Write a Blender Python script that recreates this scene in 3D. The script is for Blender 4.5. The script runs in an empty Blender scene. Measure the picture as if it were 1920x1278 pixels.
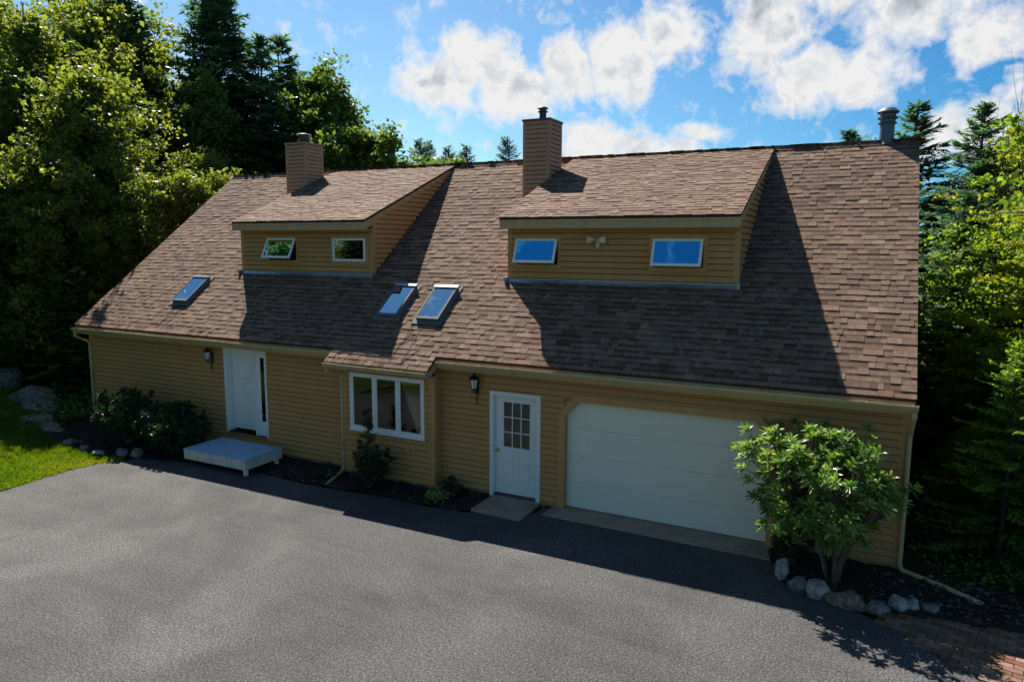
import bpy, math, random
import numpy as np
from mathutils import Vector, Matrix, noise
R_=math.radians; PI=math.pi
scene=bpy.context.scene
col=scene.collection
# ------------------------------------------------------------------ camera
cd=bpy.data.cameras.new('camera'); cam=bpy.data.objects.new('camera',cd); col.objects.link(cam)
yaw,pit,rol=.4684,.1349,.005
fw=Vector((-math.sin(yaw)*math.cos(pit),math.cos(yaw)*math.cos(pit),-math.sin(pit)))
r0=Vector((math.cos(yaw),math.sin(yaw),0)); u0=r0.cross(fw)
r1=r0*math.cos(rol)+u0*math.sin(rol); u1=-r0*math.sin(rol)+u0*math.cos(rol)
M=Matrix((r1,u1,-fw)).transposed().to_4x4(); M.translation=Vector((4.944,-12.015,4.974))
cam.matrix_world=M
cd.sensor_width=36; cd.lens=1328.06/1920*36; cd.clip_start=.1; cd.clip_end=3000
scene.camera=cam
# ------------------------------------------------------------------ render / world / sun
scene.view_settings.view_transform='Standard'; scene.view_settings.look='None'
scene.view_settings.exposure=1.15; scene.view_settings.gamma=1
SUN=Vector((-.512,.438,.739)).normalized()
sd=bpy.data.lights.new('sun','SUN'); sd.energy=5.0; sd.angle=R_(.5); sd.color=(1,.94,.85)
so=bpy.data.objects.new('sun',sd); col.objects.link(so); so.rotation_euler=SUN.to_track_quat('Z','Y').to_euler()
so.location=(0,0,40)
world=bpy.data.worlds.new('World'); scene.world=world; world.use_nodes=True
wt=world.node_tree; wt.nodes.clear()
class NT:
    """small node-tree helper"""
    def __init__(s,t): s.t=t
    def n(s,ty,**k):
        nd=s.t.nodes.new(ty)
        for a,b in k.items():
            if a=='inp':
                for i,v in b.items():
                    if isinstance(v,bpy.types.NodeSocket): s.t.links.new(v,nd.inputs[i])
                    else: nd.inputs[i].default_value=v
            else: setattr(nd,a,b)
        return nd
    def math(s,op,a,b=0,c=0,clamp=False):
        nd=s.n('ShaderNodeMath',operation=op,inp={0:a,1:b,2:c}); nd.use_clamp=clamp; return nd.outputs[0]
    def vmath(s,op,a,b=(0,0,0)):
        return s.n('ShaderNodeVectorMath',operation=op,inp={0:a,1:b}).outputs[0]
    def noise(s,vec,scale,detail=4,rough=.5,dist=0,dim='3D'):
        nd=s.n('ShaderNodeTexNoise',inp={'Scale':scale,'Detail':detail,'Roughness':rough,'Distortion':dist})
        if vec is not None: s.t.links.new(vec,nd.inputs['Vector'])
        return nd.outputs[0]
    def ramp(s,fac,stops,interp='LINEAR'):
        nd=s.n('ShaderNodeValToRGB'); nd.color_ramp.interpolation=interp; e=nd.color_ramp.elements
        for i,(p,c) in enumerate(stops):
            el=e[i] if i<2 else e.new(p)
            el.position=p; el.color=(c[0],c[1],c[2],1) if hasattr(c,'__len__') else (c,c,c,1)
        s.t.links.new(fac,nd.inputs[0]); return nd.outputs[0]
    def mix(s,f,a,b,mode='MIX'):
        nd=s.n('ShaderNodeMix',data_type='RGBA',blend_type=mode)
        for i,v in ((0,f),(6,a),(7,b)):
            if isinstance(v,bpy.types.NodeSocket): s.t.links.new(v,nd.inputs[i])
            elif i: nd.inputs[i].default_value=(v[0],v[1],v[2],1)
            else: nd.inputs[i].default_value=v
        return nd.outputs[2]
W=NT(wt)
sky=W.n('ShaderNodeTexSky',sky_type='NISHITA',sun_disc=False)
sky.sun_elevation=math.asin(SUN.z); sky.sun_rotation=math.atan2(SUN.x,SUN.y); sky.altitude=300; sky.air_density=1.0; sky.dust_density=.35; sky.ozone_density=2.2
tc=W.n('ShaderNodeTexCoord'); sep=W.n('ShaderNodeSeparateXYZ',inp={0:tc.outputs['Generated']})
az=W.math('ARCTAN2',sep.outputs[0],sep.outputs[1]); el=W.math('ARCSINE',sep.outputs[2])
az=W.math('MULTIPLY',az,57.2958); el=W.math('MULTIPLY',el,57.2958)
ae=W.n('ShaderNodeCombineXYZ',inp={0:az,1:el,2:0.}).outputs[0]
nz=W.n('ShaderNodeTexNoise',inp={'Vector':ae,'Scale':.28,'Detail':6,'Roughness':.6})
wv=W.vmath('SUBTRACT',nz.outputs['Color'],(.5,.5,.5)); wv=W.vmath('MULTIPLY',wv,(5.,3.6,0))
aw=W.vmath('ADD',ae,wv)
def pixdir(x,y):
    d=fw*1328.06+r1*(x-960)-u1*(y-639); d.normalize()
    return math.degrees(math.atan2(d.x,d.y)),math.degrees(math.asin(d.z))
# cumulus banks: azimuth/elevation centres (deg) and radii
clouds=[(-32.4,12.2,4.2,2.6,1.1),(-29.6,14.2,3.6,2.6,1.1),(-26.6,11.6,5.0,2.8,1.15),(-22.6,13.2,3.4,3.0,1.1),(-18.6,13.6,4.2,3.7,1.15),(-15.2,15.6,2.6,2.6,1),
 (-20.6,8.0,4.0,2.2,1.1),(-16.5,7.2,5.5,1.7,1.1),(-12.6,8.6,3.4,.9,.6),(-23.6,6.4,3.0,1.2,.9),
 (-8.2,15.2,4.3,3.8,1),(-5.0,11.9,4.8,3.2,1),(-1.5,11.6,3.6,2.6,1),(1.5,15.5,5.6,3.2,1),(5.5,13.4,3.2,2.3,1),(-4,18,6,2.5,1),(6.5,17,6,2.0,1),
 (5.0,7.6,4.0,2.6,.95),(10,10,4,3,1),(20,12,7,4,1),(34,9,8,4,1),(-60,4,7,2,.6),(60,14,9,5,1),(110,8,12,4,1),(-120,6,14,4,1)]
dens=None
for a,e,ra,re,wgt in clouds:
    d=W.vmath('MULTIPLY',W.vmath('SUBTRACT',aw,(a,e,0)),(1/ra,1/re,0))
    L=W.n('ShaderNodeVectorMath',operation='LENGTH',inp={0:d}).outputs['Value']
    b=W.math('SUBTRACT',1.,L,clamp=True) if False else W.n('ShaderNodeMath',operation='SUBTRACT',inp={0:1.,1:L}).outputs[0]
    b=W.math('MAXIMUM',b,0.); b=W.math('MULTIPLY',b,wgt*1.5)
    dens=b if dens is None else W.math('SMOOTH_MAX' if False else 'MAXIMUM',dens,b)
fn=W.noise(ae,.50,8,.62,.3)
dens=W.math('ADD',dens,W.math('MULTIPLY',W.math('SUBTRACT',fn,.52),2.3))
mask=W.ramp(dens,[(.02,0),(.30,.45),(.75,1)],'LINEAR')
bn=W.noise(aw,.45,6,.55,.1); bn2=W.noise(W.vmath('ADD',aw,(-.7,1.0,0)),.45,6,.55,.1)
relief=W.math('MULTIPLY',W.math('SUBTRACT',bn,bn2),1.25)
big=W.ramp(W.noise(W.vmath('ADD',ae,(17,3,0)),.16,3,.5),[(.35,0),(.65,1)])
thick=W.math('MINIMUM',W.math('MAXIMUM',W.math('SUBTRACT',dens,.45),0.),1.)
up=W.math('MULTIPLY',W.math('MAXIMUM',W.math('SUBTRACT',el,14.),0.),W.math('MAXIMUM',W.math('DIVIDE',W.math('ADD',az,12.),16.),0.))
lum=W.math('SUBTRACT',W.math('ADD',relief,.98),W.math('MULTIPLY',thick,W.math('ADD',W.math('MULTIPLY',big,.55),W.math('MULTIPLY',W.math('MINIMUM',up,4.),.30))))
ccol=W.ramp(lum,[(.0,(.36,.42,.49)),(.5,(.70,.745,.80)),(.86,(1.0,1.0,1.0))])
skyc=W.mix(1.0,sky.outputs[0],(.62,.95,1.08),'MULTIPLY')
dsk=W.ramp(W.math('DIVIDE',W.math('ADD',az,40.),60.),[(.12,(1.10,.95,.90)),(.85,(.22,.57,.76))])
skyc=W.mix(1.0,skyc,dsk,'MULTIPLY')
bgs=W.n('ShaderNodeBackground',inp={0:skyc,1:.058})
bgc=W.n('ShaderNodeBackground',inp={0:ccol,1:.39})
mx=W.n('ShaderNodeMixShader',inp={0:mask,1:bgs.outputs[0],2:bgc.outputs[0]})
wt.links.new(mx.outputs[0],W.n('ShaderNodeOutputWorld').inputs[0])
# ------------------------------------------------------------------ helpers
def tag(o,label=None,cat=None,group=None,kind=None):
    for k,v in (('label',label),('category',cat),('group',group),('kind',kind)):
        if v: o[k]=v
    return o
def empty(name,loc,label,cat,group=None,rz=0):
    o=bpy.data.objects.new(name,None); col.objects.link(o); o.location=loc; o.rotation_euler.z=rz
    o.empty_display_size=.3
    return tag(o,label,cat,group)
class MB:
    def __init__(s): s.v=[];s.f=[];s.m=[];s.r=[]
    def add(s,vs,fs,m=0,r=.5):
        b=len(s.v); s.v+= [tuple(p) for p in vs]; s.f+=[tuple(i+b for i in f) for f in fs]; s.m+=[m]*len(fs); s.r+=[r]*len(fs)
    def box(s,x0,x1,y0,y1,z0,z1,m=0,r=.5):
        s.add([(x,y,z) for x in(x0,x1) for y in(y0,y1) for z in(z0,z1)],[(0,1,3,2),(4,6,7,5),(0,4,5,1),(2,3,7,6),(0,2,6,4),(1,5,7,3)],m,r)
    def obox(s,c,ax,ay,az,m=0,r=.5):
        c,ax,ay,az=map(Vector,(c,ax,ay,az))
        s.add([c+ax*i+ay*j+az*k for i in(-1,1) for j in(-1,1) for k in(-1,1)],[(0,1,3,2),(4,6,7,5),(0,4,5,1),(2,3,7,6),(0,2,6,4),(1,5,7,3)],m,r)
    def prism(s,poly,d,m=0,r=.5):
        """extrude a 3-D polygon by vector d"""
        n=len(poly);d=Vector(d);P=[Vector(p) for p in poly]
        s.add(P+[p+d for p in P],[tuple(range(n)),tuple(range(2*n-1,n-1,-1))]+[(i,i+n,(i+1)%n+n,(i+1)%n) for i in range(n)],m,r)
    def tube(s,pts,rad,n=8,m=0,r=.5,cap=True):
        pts=[Vector(p) for p in pts]; k=len(pts)
        if not hasattr(rad,'__len__'): rad=[rad]*k
        vs=[];up=None
        for i,p in enumerate(pts):
            t=(pts[min(i+1,k-1)]-pts[max(i-1,0)]).normalized()
            if up is None: up=Vector((0,0,1)) if abs(t.z)<.9 else Vector((1,0,0))
            a=t.cross(up).normalized(); b=a.cross(t).normalized(); up=b
            for j in range(n):
                w=2*PI*j/n; vs.append(p+(a*math.cos(w)+b*math.sin(w))*rad[i])
        fs=[(i*n+j,i*n+(j+1)%n,(i+1)*n+(j+1)%n,(i+1)*n+j) for i in range(k-1) for j in range(n)]
        if cap: fs+=[tuple(range(n)),tuple(range(k*n-1,(k-1)*n-1,-1))]
        s.add(vs,fs,m,r)
    def lathe(s,c,prof,n=20,m=0,r=.5):
        vs=[];k=len(prof)
        for (rr,z) in prof:
            for j in range(n):
                w=2*PI*j/n; vs.append((c[0]+rr*math.cos(w),c[1]+rr*math.sin(w),c[2]+z))
        s.add(vs,[(i*n+j,i*n+(j+1)%n,(i+1)*n+(j+1)%n,(i+1)*n+j) for i in range(k-1) for j in range(n)]+[tuple(range(n-1,-1,-1)),tuple(range((k-1)*n,k*n))],m,r)
    def build(s,name,mats,parent=None,smooth=False,bevel=0,loc=None):
        me=bpy.data.meshes.new(name); me.from_pydata(s.v,[],s.f)
        if not isinstance(mats,(list,tuple)): mats=[mats]
        for m in mats: me.materials.append(m)
        me.polygons.foreach_set('material_index',s.m)
        a=me.attributes.new('rnd','FLOAT','FACE'); a.data.foreach_set('value',s.r)
        if smooth: me.polygons.foreach_set('use_smooth',[True]*len(s.f))
        me.update()
        o=bpy.data.objects.new(name,me); col.objects.link(o)
        if parent: o.parent=parent
        if loc: o.location=loc
        if bevel:
            b=o.modifiers.new('b','BEVEL'); b.width=bevel; b.segments=1; b.limit_method='ANGLE'; b.angle_limit=R_(40)
        return o
def pieces(name,mat,parent,*groups,**k):
    for g in groups:
        b=MB()
        for q in g: b.box(*q)
        b.build(name,mat,parent,**k)
def np_mesh(name,V,F,rnd,mat):
    """V (n,3), F (m,k) quads"""
    me=bpy.data.meshes.new(name); n=len(V);m,k=F.shape
    me.vertices.add(n); me.vertices.foreach_set('co',V.astype(np.float32).ravel())
    me.loops.add(m*k); me.loops.foreach_set('vertex_index',F.astype(np.int32).ravel())
    me.polygons.add(m); me.polygons.foreach_set('loop_start',np.arange(0,m*k,k,dtype=np.int32)); me.polygons.foreach_set('loop_total',np.full(m,k,dtype=np.int32))
    me.update(calc_edges=True)
    a=me.attributes.new('rnd','FLOAT','FACE'); a.data.foreach_set('value',rnd.astype(np.float32))
    me.materials.append(mat); return me
# ------------------------------------------------------------------ materials
def newmat(name):
    m=bpy.data.materials.new(name); m.use_nodes=True; m.node_tree.nodes.clear(); return m,NT(m.node_tree)
def finish(N,sh): N.t.links.new(sh,N.n('ShaderNodeOutputMaterial').inputs[0])
def objco(N): return N.n('ShaderNodeTexCoord').outputs['Object']
def rndat(N): return N.n('ShaderNodeAttribute',attribute_name='rnd').outputs['Fac']
def bump(N,h,strength,dist=.02): return N.n('ShaderNodeBump',inp={'Strength':strength,'Distance':dist,'Height':h}).outputs[0]
def bsdf(N,c,rough=.6,spec=.4,metal=0,normal=None,**k):
    i={'Base Color':c if isinstance(c,bpy.types.NodeSocket) else (c[0],c[1],c[2],1),'Roughness':rough,'Specular IOR Level':spec,'Metallic':metal}
    if normal is not None: i['Normal']=normal
    i.update(k); return N.n('ShaderNodeBsdfPrincipled',inp=i).outputs[0]
def paint(name,c,rough=.45,var=.12,bs=.1,spec=.4,metal=0,dirt=0):
    m,N=newmat(name); co=objco(N)
    n=N.noise(co,2.3,5,.6); n2=N.noise(co,38,4,.6)
    cc=N.mix(N.math('MULTIPLY',n,1.),[x*(1-var) for x in c],[min(1,x*(1+var)) for x in c])
    if dirt:
        st=N.noise(N.vmath('MULTIPLY',co,(3,3,.6)),1.6,6,.65)
        cc=N.mix(N.ramp(st,[(.48,0),(.75,dirt)]),cc,[x*.45 for x in c])
    finish(N,bsdf(N,cc,rough,spec,metal,bump(N,n2,bs,.003))); return m
def siding_mat(name,c1,c2,weather):
    m,N=newmat(name); co=objco(N); r=rndat(N)
    cc=N.mix(r,c1,c2)
    st=N.noise(N.vmath('MULTIPLY',co,(2.2,2.2,.5)),1.3,6,.65)
    cc=N.mix(N.ramp(st,[(.42,0),(.8,weather)]),cc,(.30,.20,.13))
    cc=N.mix(N.math('LESS_THAN',r,-.5),cc,N.mix(1.,cc,(.56,.50,.45),'MULTIPLY'))  # negative rnd: lap shadow line painted into the board colour
    g=N.noise(N.vmath('MULTIPLY',co,(1.5,1.5,60)),3,4,.6)
    cc=N.mix(N.math('MULTIPLY',g,.35),cc,[x*.6 for x in c1])
    finish(N,bsdf(N,cc,.62,.3,0,bump(N,g,.25,.004))); return m
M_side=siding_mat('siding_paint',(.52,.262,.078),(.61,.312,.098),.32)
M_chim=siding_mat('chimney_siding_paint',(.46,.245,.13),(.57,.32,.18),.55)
M_trim=paint('tan_trim_paint',(.54,.28,.095),.5,.12,dirt=.35)
M_fasc=paint('fascia_paint',(.50,.33,.165),.5,.12,dirt=.4)
M_gut=paint('gutter_paint',(.52,.38,.19),.35,.1,dirt=.4)
M_white=paint('white_paint',(.80,.80,.72),.4,.04,dirt=.12)
M_garage=paint('garage_door_paint',(.80,.78,.62),.42,.03,.25,dirt=.05)
M_step=paint('step_paint',(.27,.47,.60),.5,.1,.3,dirt=.4)
M_vinyl=paint('vinyl_frame',(.80,.80,.74),.35,.03)
M_black=paint('black_metal',(.02,.017,.015),.4,.2,.3)
M_steel=paint('dull_steel',(.10,.14,.16),.45,.2,.2,metal=.6)
M_dark=paint('dark_metal',(.05,.055,.06),.45,.2,.2,metal=.3)
M_skyf=paint('skylight_cladding',(.13,.14,.14),.75,.15,.2,spec=.15)
M_alu=paint('aluminium_flashing',(.32,.35,.38),.35,.2,.3,metal=.6)
M_brass=paint('brass',(.65,.42,.12),.3,.1,.1,metal=.9)
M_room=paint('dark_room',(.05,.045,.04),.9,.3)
M_curt=paint('curtain_cloth',(.42,.42,.38),.9,.12)
M_lamp=paint('lamp_glass',(.75,.72,.62),.15,.05)
M_conc=None
def glass(name,tint,refl,ior=1.9):
    m,N=newmat(name)
    fr=N.n('ShaderNodeFresnel',inp={'IOR':ior}).outputs[0]
    g=N.n('ShaderNodeBsdfGlossy',inp={'Color':(*refl,1),'Roughness':.015}).outputs[0]
    t=N.n('ShaderNodeBsdfTransparent',inp={'Color':(*tint,1)}).outputs[0]
    finish(N,N.n('ShaderNodeMixShader',inp={0:fr,1:t,2:g}).outputs[0]); return m
M_glass=glass('window_glass',(.55,.58,.56),(.9,1,1),1.65)
M_skgl=glass('skylight_glass',(.25,.3,.32),(.50,.82,1),9.)
M_dkgl=glass('dormer_glass',(.35,.4,.4),(.6,.75,.8),1.5)
M_awgl=glass('coated_glass',(.12,.16,.2),(.045,.36,.66),4.5)
def shingle_mat():
    m,N=newmat('asphalt_shingle'); co=objco(N); r=rndat(N)
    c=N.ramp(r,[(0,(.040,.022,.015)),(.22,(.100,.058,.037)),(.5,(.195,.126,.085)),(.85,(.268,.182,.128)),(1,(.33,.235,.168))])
    bl=N.ramp(N.noise(co,.35,6,.6),[(.3,(.80,.78,.80)),(.7,(1.12,1.1,1.08))])
    c=N.mix(1.,c,bl,'MULTIPLY')
    gr=N.noise(co,210,3,.7); c=N.mix(1.,c,N.ramp(gr,[(.3,(.6,.6,.6)),(.7,(1.35,1.35,1.35))]),'MULTIPLY')
    md=N.noise(co,14,4,.7); c=N.mix(1.,c,N.ramp(md,[(.3,(.74,.74,.74)),(.7,(1.22,1.2,1.18))]),'MULTIPLY')
    st=N.noise(N.vmath('MULTIPLY',co,(1.4,.22,.22)),1.5,6,.7)
    c=N.mix(N.ramp(st,[(.52,0),(.8,.35)]),c,(.09,.065,.055))
    finish(N,bsdf(N,c,.9,.15,0,bump(N,gr,.5,.004))); return m
M_shin=shingle_mat()
def asphalt_mat():
    m,N=newmat('asphalt_drive'); co=objco(N)
    a=N.noise(co,34,6,.8); b=N.noise(co,.42,7,.62,.6)
    c=N.ramp(b,[(.30,(.040,.039,.040)),(.5,(.064,.062,.062)),(.70,(.100,.096,.095))])
    w=N.noise(N.vmath('MULTIPLY',co,(.28,1.6,1)),.9,6,.6,.8); c=N.mix(N.ramp(w,[(.42,0),(.68,.28)]),c,(.108,.106,.106))
    c=N.mix(1.,c,N.ramp(a,[(.39,(.36,.36,.38)),(.5,(.93,.93,.93)),(.61,(2.0,1.98,1.94))]),'MULTIPLY')
    v=N.n('ShaderNodeTexVoronoi',feature='F1',inp={'Vector':co,'Scale':55.}).outputs['Distance']
    c=N.mix(1.,c,N.ramp(v,[(.0,(1.7,1.68,1.62)),(.4,(.95,.95,.95)),(1,(.6,.6,.62))]),'MULTIPLY')
    # dark sealed seam and patched blotches
    sp=N.n('ShaderNodeSeparateXYZ',inp={0:co})
    wob=N.math('MULTIPLY',N.math('SUBTRACT',N.noise(co,1.1,5,.6),.5),.9)
    seam=N.math('ABSOLUTE',N.math('ADD',N.math('ADD',sp.outputs[1],N.math('MULTIPLY',sp.outputs[0],-.05)),N.math('ADD',wob,3.15)))
    sm=N.math('MULTIPLY',N.ramp(seam,[(.0,1),(.10,0)]),N.ramp(N.noise(co,.5,3),[(.48,0),(.6,.55)]))
    c=N.mix(sm,c,(.035,.032,.034))
    sp2=N.noise(N.vmath('ADD',co,(9,4,0)),.9,5,.7); c=N.mix(N.ramp(sp2,[(.60,0),(.72,.45)]),c,(.055,.05,.052))
    ck=N.n('ShaderNodeTexVoronoi',feature='DISTANCE_TO_EDGE',inp={'Vector':N.vmath('ADD',co,N.vmath('MULTIPLY',N.n('ShaderNodeTexNoise',inp={'Vector':co,'Scale':1.6,'Detail':5.}).outputs['Color'],(.9,.9,0))),'Scale':.42}).outputs['Distance']
    ckm=N.math('MULTIPLY',N.ramp(ck,[(.0,1),(.006,0)]),N.ramp(N.noise(co,.33,3),[(.52,0),(.62,.7)])); c=N.mix(ckm,c,(.022,.021,.022))
    h=N.math('ADD',a,N.math('MULTIPLY',v,.8))
    finish(N,bsdf(N,c,.88,.25,0,bump(N,h,.7,.008))); return m
M_asph=asphalt_mat()
def ground_mat(name,stops,sc,bs=.8,rough=.95,fine=30):
    m,N=newmat(name); co=objco(N); a=N.noise(co,sc,8,.7,.3); b=N.noise(co,fine,5,.7)
    c=N.ramp(a,stops); c=N.mix(1.,c,N.ramp(b,[(.3,(.5,.5,.5)),(.7,(1.5,1.5,1.5))]),'MULTIPLY')
    finish(N,bsdf(N,c,rough,.15,0,bump(N,b,bs,.03))); return m
M_forest=ground_mat('forest_floor',[(.3,(.030,.024,.014)),(.5,(.045,.04,.018)),(.7,(.03,.045,.012))],1.2)
M_lawn=ground_mat('lawn_soil',[(.3,(.035,.06,.01)),(.6,(.055,.09,.012))],1.4)
M_mulch=ground_mat('bed_mulch',[(.3,(.022,.016,.012)),(.55,(.045,.034,.026)),(.75,(.08,.07,.06))],5,1.2,.95,45)
M_conc=ground_mat('concrete',[(.3,(.23,.18,.13)),(.55,(.32,.26,.19)),(.75,(.39,.32,.24))],2.2,.4,.85,70)
M_rock=ground_mat('grey_rock',[(.3,(.08,.075,.065)),(.5,(.16,.155,.14)),(.7,(.27,.26,.24))],3.5,.9,.8,14)
M_gravel=ground_mat('bed_gravel',[(.3,(.03,.026,.02)),(.5,(.07,.062,.052)),(.68,(.20,.18,.16))],6,.8,.9,14)
M_rockb=ground_mat('brown_rock',[(.3,(.10,.07,.045)),(.5,(.20,.15,.10)),(.7,(.36,.29,.21))],3.5,.9,.8,14)
M_bark=ground_mat('bark',[(.3,(.035,.028,.022)),(.55,(.075,.06,.048)),(.75,(.13,.11,.09))],4,1.3,.95,22)
M_stem=ground_mat('shrub_bark',[(.3,(.08,.06,.045)),(.6,(.17,.13,.10))],6,.8,.9,30)
def brick_mat():
    m,N=newmat('brick_paver'); r=rndat(N); co=objco(N)
    c=N.ramp(r,[(0,(.12,.055,.04)),(.5,(.20,.10,.075)),(1,(.28,.17,.13))]); b=N.noise(co,40,5,.7)
    c=N.mix(1.,c,N.ramp(b,[(.3,(.6,.6,.6)),(.7,(1.35,1.35,1.35))]),'MULTIPLY')
    c=N.mix(N.ramp(N.noise(co,2.5,6,.7),[(.44,0),(.62,.8)]),c,(.12,.11,.06))
    finish(N,bsdf(N,c,.9,.15,0,bump(N,b,.5,.01))); return m
M_brick=brick_mat()
def leaf(name,cols,tr,trc,rough=.5,spec=.2,patch=None):
    m,N=newmat(name); r=rndat(N); co=objco(N)
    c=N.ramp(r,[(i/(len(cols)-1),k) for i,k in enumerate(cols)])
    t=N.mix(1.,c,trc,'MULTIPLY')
    if patch:
        f=N.ramp(N.noise(co,patch[1],4,.6),[(.5,0),(.62,1)]); c=N.mix(f,c,patch[0]); t=N.mix(f,t,[min(1,x*2.2) for x in patch[0]])
    p=bsdf(N,c,rough,spec); tb=N.n('ShaderNodeBsdfTranslucent',inp={'Color':t}).outputs[0]
    finish(N,N.n('ShaderNodeMixShader',inp={0:tr,1:p,2:tb}).outputs[0]); return m
L_maple=leaf('maple_leaf',[(.045,.085,.022),(.085,.135,.028),(.15,.195,.036),(.24,.26,.05)],.45,(2.1,1.9,.8))
L_birch=leaf('birch_leaf',[(.05,.10,.026),(.09,.15,.032),(.15,.21,.042)],.42,(1.9,1.9,.9))
L_hemb=leaf('bright_leaf',[(.045,.10,.018),(.08,.155,.022),(.13,.21,.026),(.21,.27,.04)],.55,(1.9,1.8,.7))
L_yell=leaf('yellow_leaf',[(.07,.14,.018),(.12,.20,.02),(.22,.26,.018),(.36,.31,.018)],.48,(1.7,1.6,.7))
L_conif=leaf('conifer_needle',[(.042,.095,.062),(.072,.145,.085),(.12,.21,.11)],.38,(1.3,1.6,.9),.6,.2)
L_hem=leaf('hemlock_needle',[(.06,.13,.02),(.13,.23,.025),(.24,.36,.03)],.55,(1.8,1.8,.6),.55,.25)
L_rhod=leaf('rhododendron_leaf',[(.055,.12,.03),(.11,.20,.045),(.21,.31,.07),(.38,.44,.14)],.32,(1.6,1.8,.6),.36,.55)
L_shr=leaf('dark_shrub_leaf',[(.014,.040,.012),(.022,.065,.016),(.035,.09,.02)],.2,(1.3,1.6,.8),.35,.4)
L_grass=leaf('grass_blade',[(.06,.13,.010),(.10,.19,.012),(.16,.23,.014),(.22,.24,.03)],.38,(1.6,1.5,.5),.55,.2)
L_under=leaf('undergrowth_leaf',[(.03,.08,.015),(.06,.13,.02),(.11,.19,.025)],.3,(1.6,1.7,.7))
# ------------------------------------------------------------------ house dimensions
EY,EZ,RY,RZ=-.346,2.78,5.355,7.175
XL,XR,WXL,WXR=-14.27,5.645,-14.15,5.60
K=(RZ-EZ)/(RY-EY); zr=lambda y:EZ+K*(y-EY)
SL=math.hypot(RY-EY,RZ-EZ); VU=Vector((0,(RY-EY)/SL,(RZ-EZ)/SL)); VN=Vector((0,-VU.z,VU.y))
BX0,BX1,BY=-5.06,-2.75,-.268; BEX0,BEX1,BEY=-5.22,-2.635,-.62
BK=BY2=2*RY
house=empty('house',(0,0,0),'long tan clapboard house with steep brown shingle roof and two shed dormers','house')
rng=random.Random(5)
def shingles(mb,O,U,V,N,ulen,v0,v1,u0=0,exp=.141):
    """courses of overlapping laminated tabs on a plane"""
    O,U,V,N=map(Vector,(O,U,V,N)); n=int(math.ceil((v1-v0)/exp))
    for i in range(n):
        v=v0+i*exp; vt=min(v+exp*1.35,v1)
        u=u0-rng.uniform(0,.3); drift=rng.uniform(-.004,.004)
        course=rng.gauss(0,.05)
        while u<u0+ulen:
            w=rng.choice((.09,.11,.14,.17,.21,.28))*rng.uniform(.9,1.1); a=max(u,u0); b=min(u+w,u0+ulen); u+=w
            if b-a<.01: continue
            th=rng.choice((.006,.008,.014,.017)); dv=-.005*(th>.01)+drift+rng.uniform(-.002,.002); sk=rng.uniform(-.0015,.0015)
            r=min(1,max(0,rng.gauss(.50,.095)+course))
            P=lambda uu,vv,nn:O+U*uu+V*vv+N*nn
            g=.0015
            vs=[P(a+g,v+dv+sk,th),P(b-g,v+dv-sk,th),P(b-g,vt,.003),P(a+g,vt,.003),P(a+g,v+dv+sk,-.002),P(b-g,v+dv-sk,-.002),P(b-g,vt,-.002),P(a+g,vt,-.002)]
            mb.add(vs,[(4,5,1,0),(5,6,2,1),(7,4,0,3)],0,r)
            q=(exp*(.60 if th<.01 else .84)-dv)/(vt-v-dv); m0=Vector(vs[0]).lerp(Vector(vs[3]),q); m1=Vector(vs[1]).lerp(Vector(vs[2]),q)
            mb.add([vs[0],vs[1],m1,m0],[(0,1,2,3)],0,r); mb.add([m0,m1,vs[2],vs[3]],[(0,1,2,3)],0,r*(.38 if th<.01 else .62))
# ---- main roof
ro=MB()
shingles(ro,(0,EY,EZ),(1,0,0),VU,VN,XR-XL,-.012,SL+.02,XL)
# deck under the shingles, front and rear
def slab(mb,x0,x1,ya,za,yb,zb,t,m=0):
    mb.prism([(x0,ya,za),(x0,yb,zb),(x0,yb,zb-t),(x0,ya,za-t)],(x1-x0,0,0),m,.2)
slab(ro,XL+.01,XR-.01,EY+.01,EZ-.006,RY,RZ-.006,.05)
VR=Vector((0,-VU.y,VU.z)); NR=Vector((0,VU.z,VU.y))
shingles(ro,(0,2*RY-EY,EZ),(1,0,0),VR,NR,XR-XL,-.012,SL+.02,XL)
slab(ro,XL+.01,XR-.01,2*RY-EY-.01,EZ-.006,RY+.002,RZ-.006,.05)
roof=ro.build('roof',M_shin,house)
# bump-out roof tongue
bs=MB(); bl=math.hypot(EY-BEY,(EY-BEY)*K)
shingles(bs,(0,EY,EZ),(1,0,0),VU,VN,BEX1-BEX0,-.012-.141*math.ceil(bl/.141)+.02,-.012,BEX0)
slab(bs,BEX0+.01,BEX1-.01,BEY+.01,zr(BEY)-.006,EY+.02,zr(EY+.02)-.008,.05)
bs.build('lower_roof',M_shin,house)
# ridge cap
rc=MB(); x=XL
while x<XR:
    w=.145; r=rng.gauss(.35,.2)
    for s,Vv,Nn in ((1,VU,VN),(-1,VR,NR)):
        O=Vector((x,RY,RZ)); a=O+Nn*.032+Vector((0,0,.0)); top=Vector((x,RY,RZ+.045)); 
        e0=O-Vv*.15+Nn*.024; 
        d=Vector((min(w+.04,XR-x),0,0)); e1=O-Vv*.15+Nn*.014; t1=Vector((x,RY,RZ+.03))
        rc.add([top,e0,e1+d,t1+d],[(0,1,2,3)],0,min(1,max(0,r)))
        rc.add([top,e0,e0-Nn*.02,Vector((x,RY,RZ+.02))],[(0,1,2,3)],0,.1)
        rc.add([e0,e1+d,e1+d-Nn*.02,e0-Nn*.02],[(0,1,2,3)],0,.35)
    x+=w
rc.build('ridge_cap',M_shin,roof)
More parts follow.
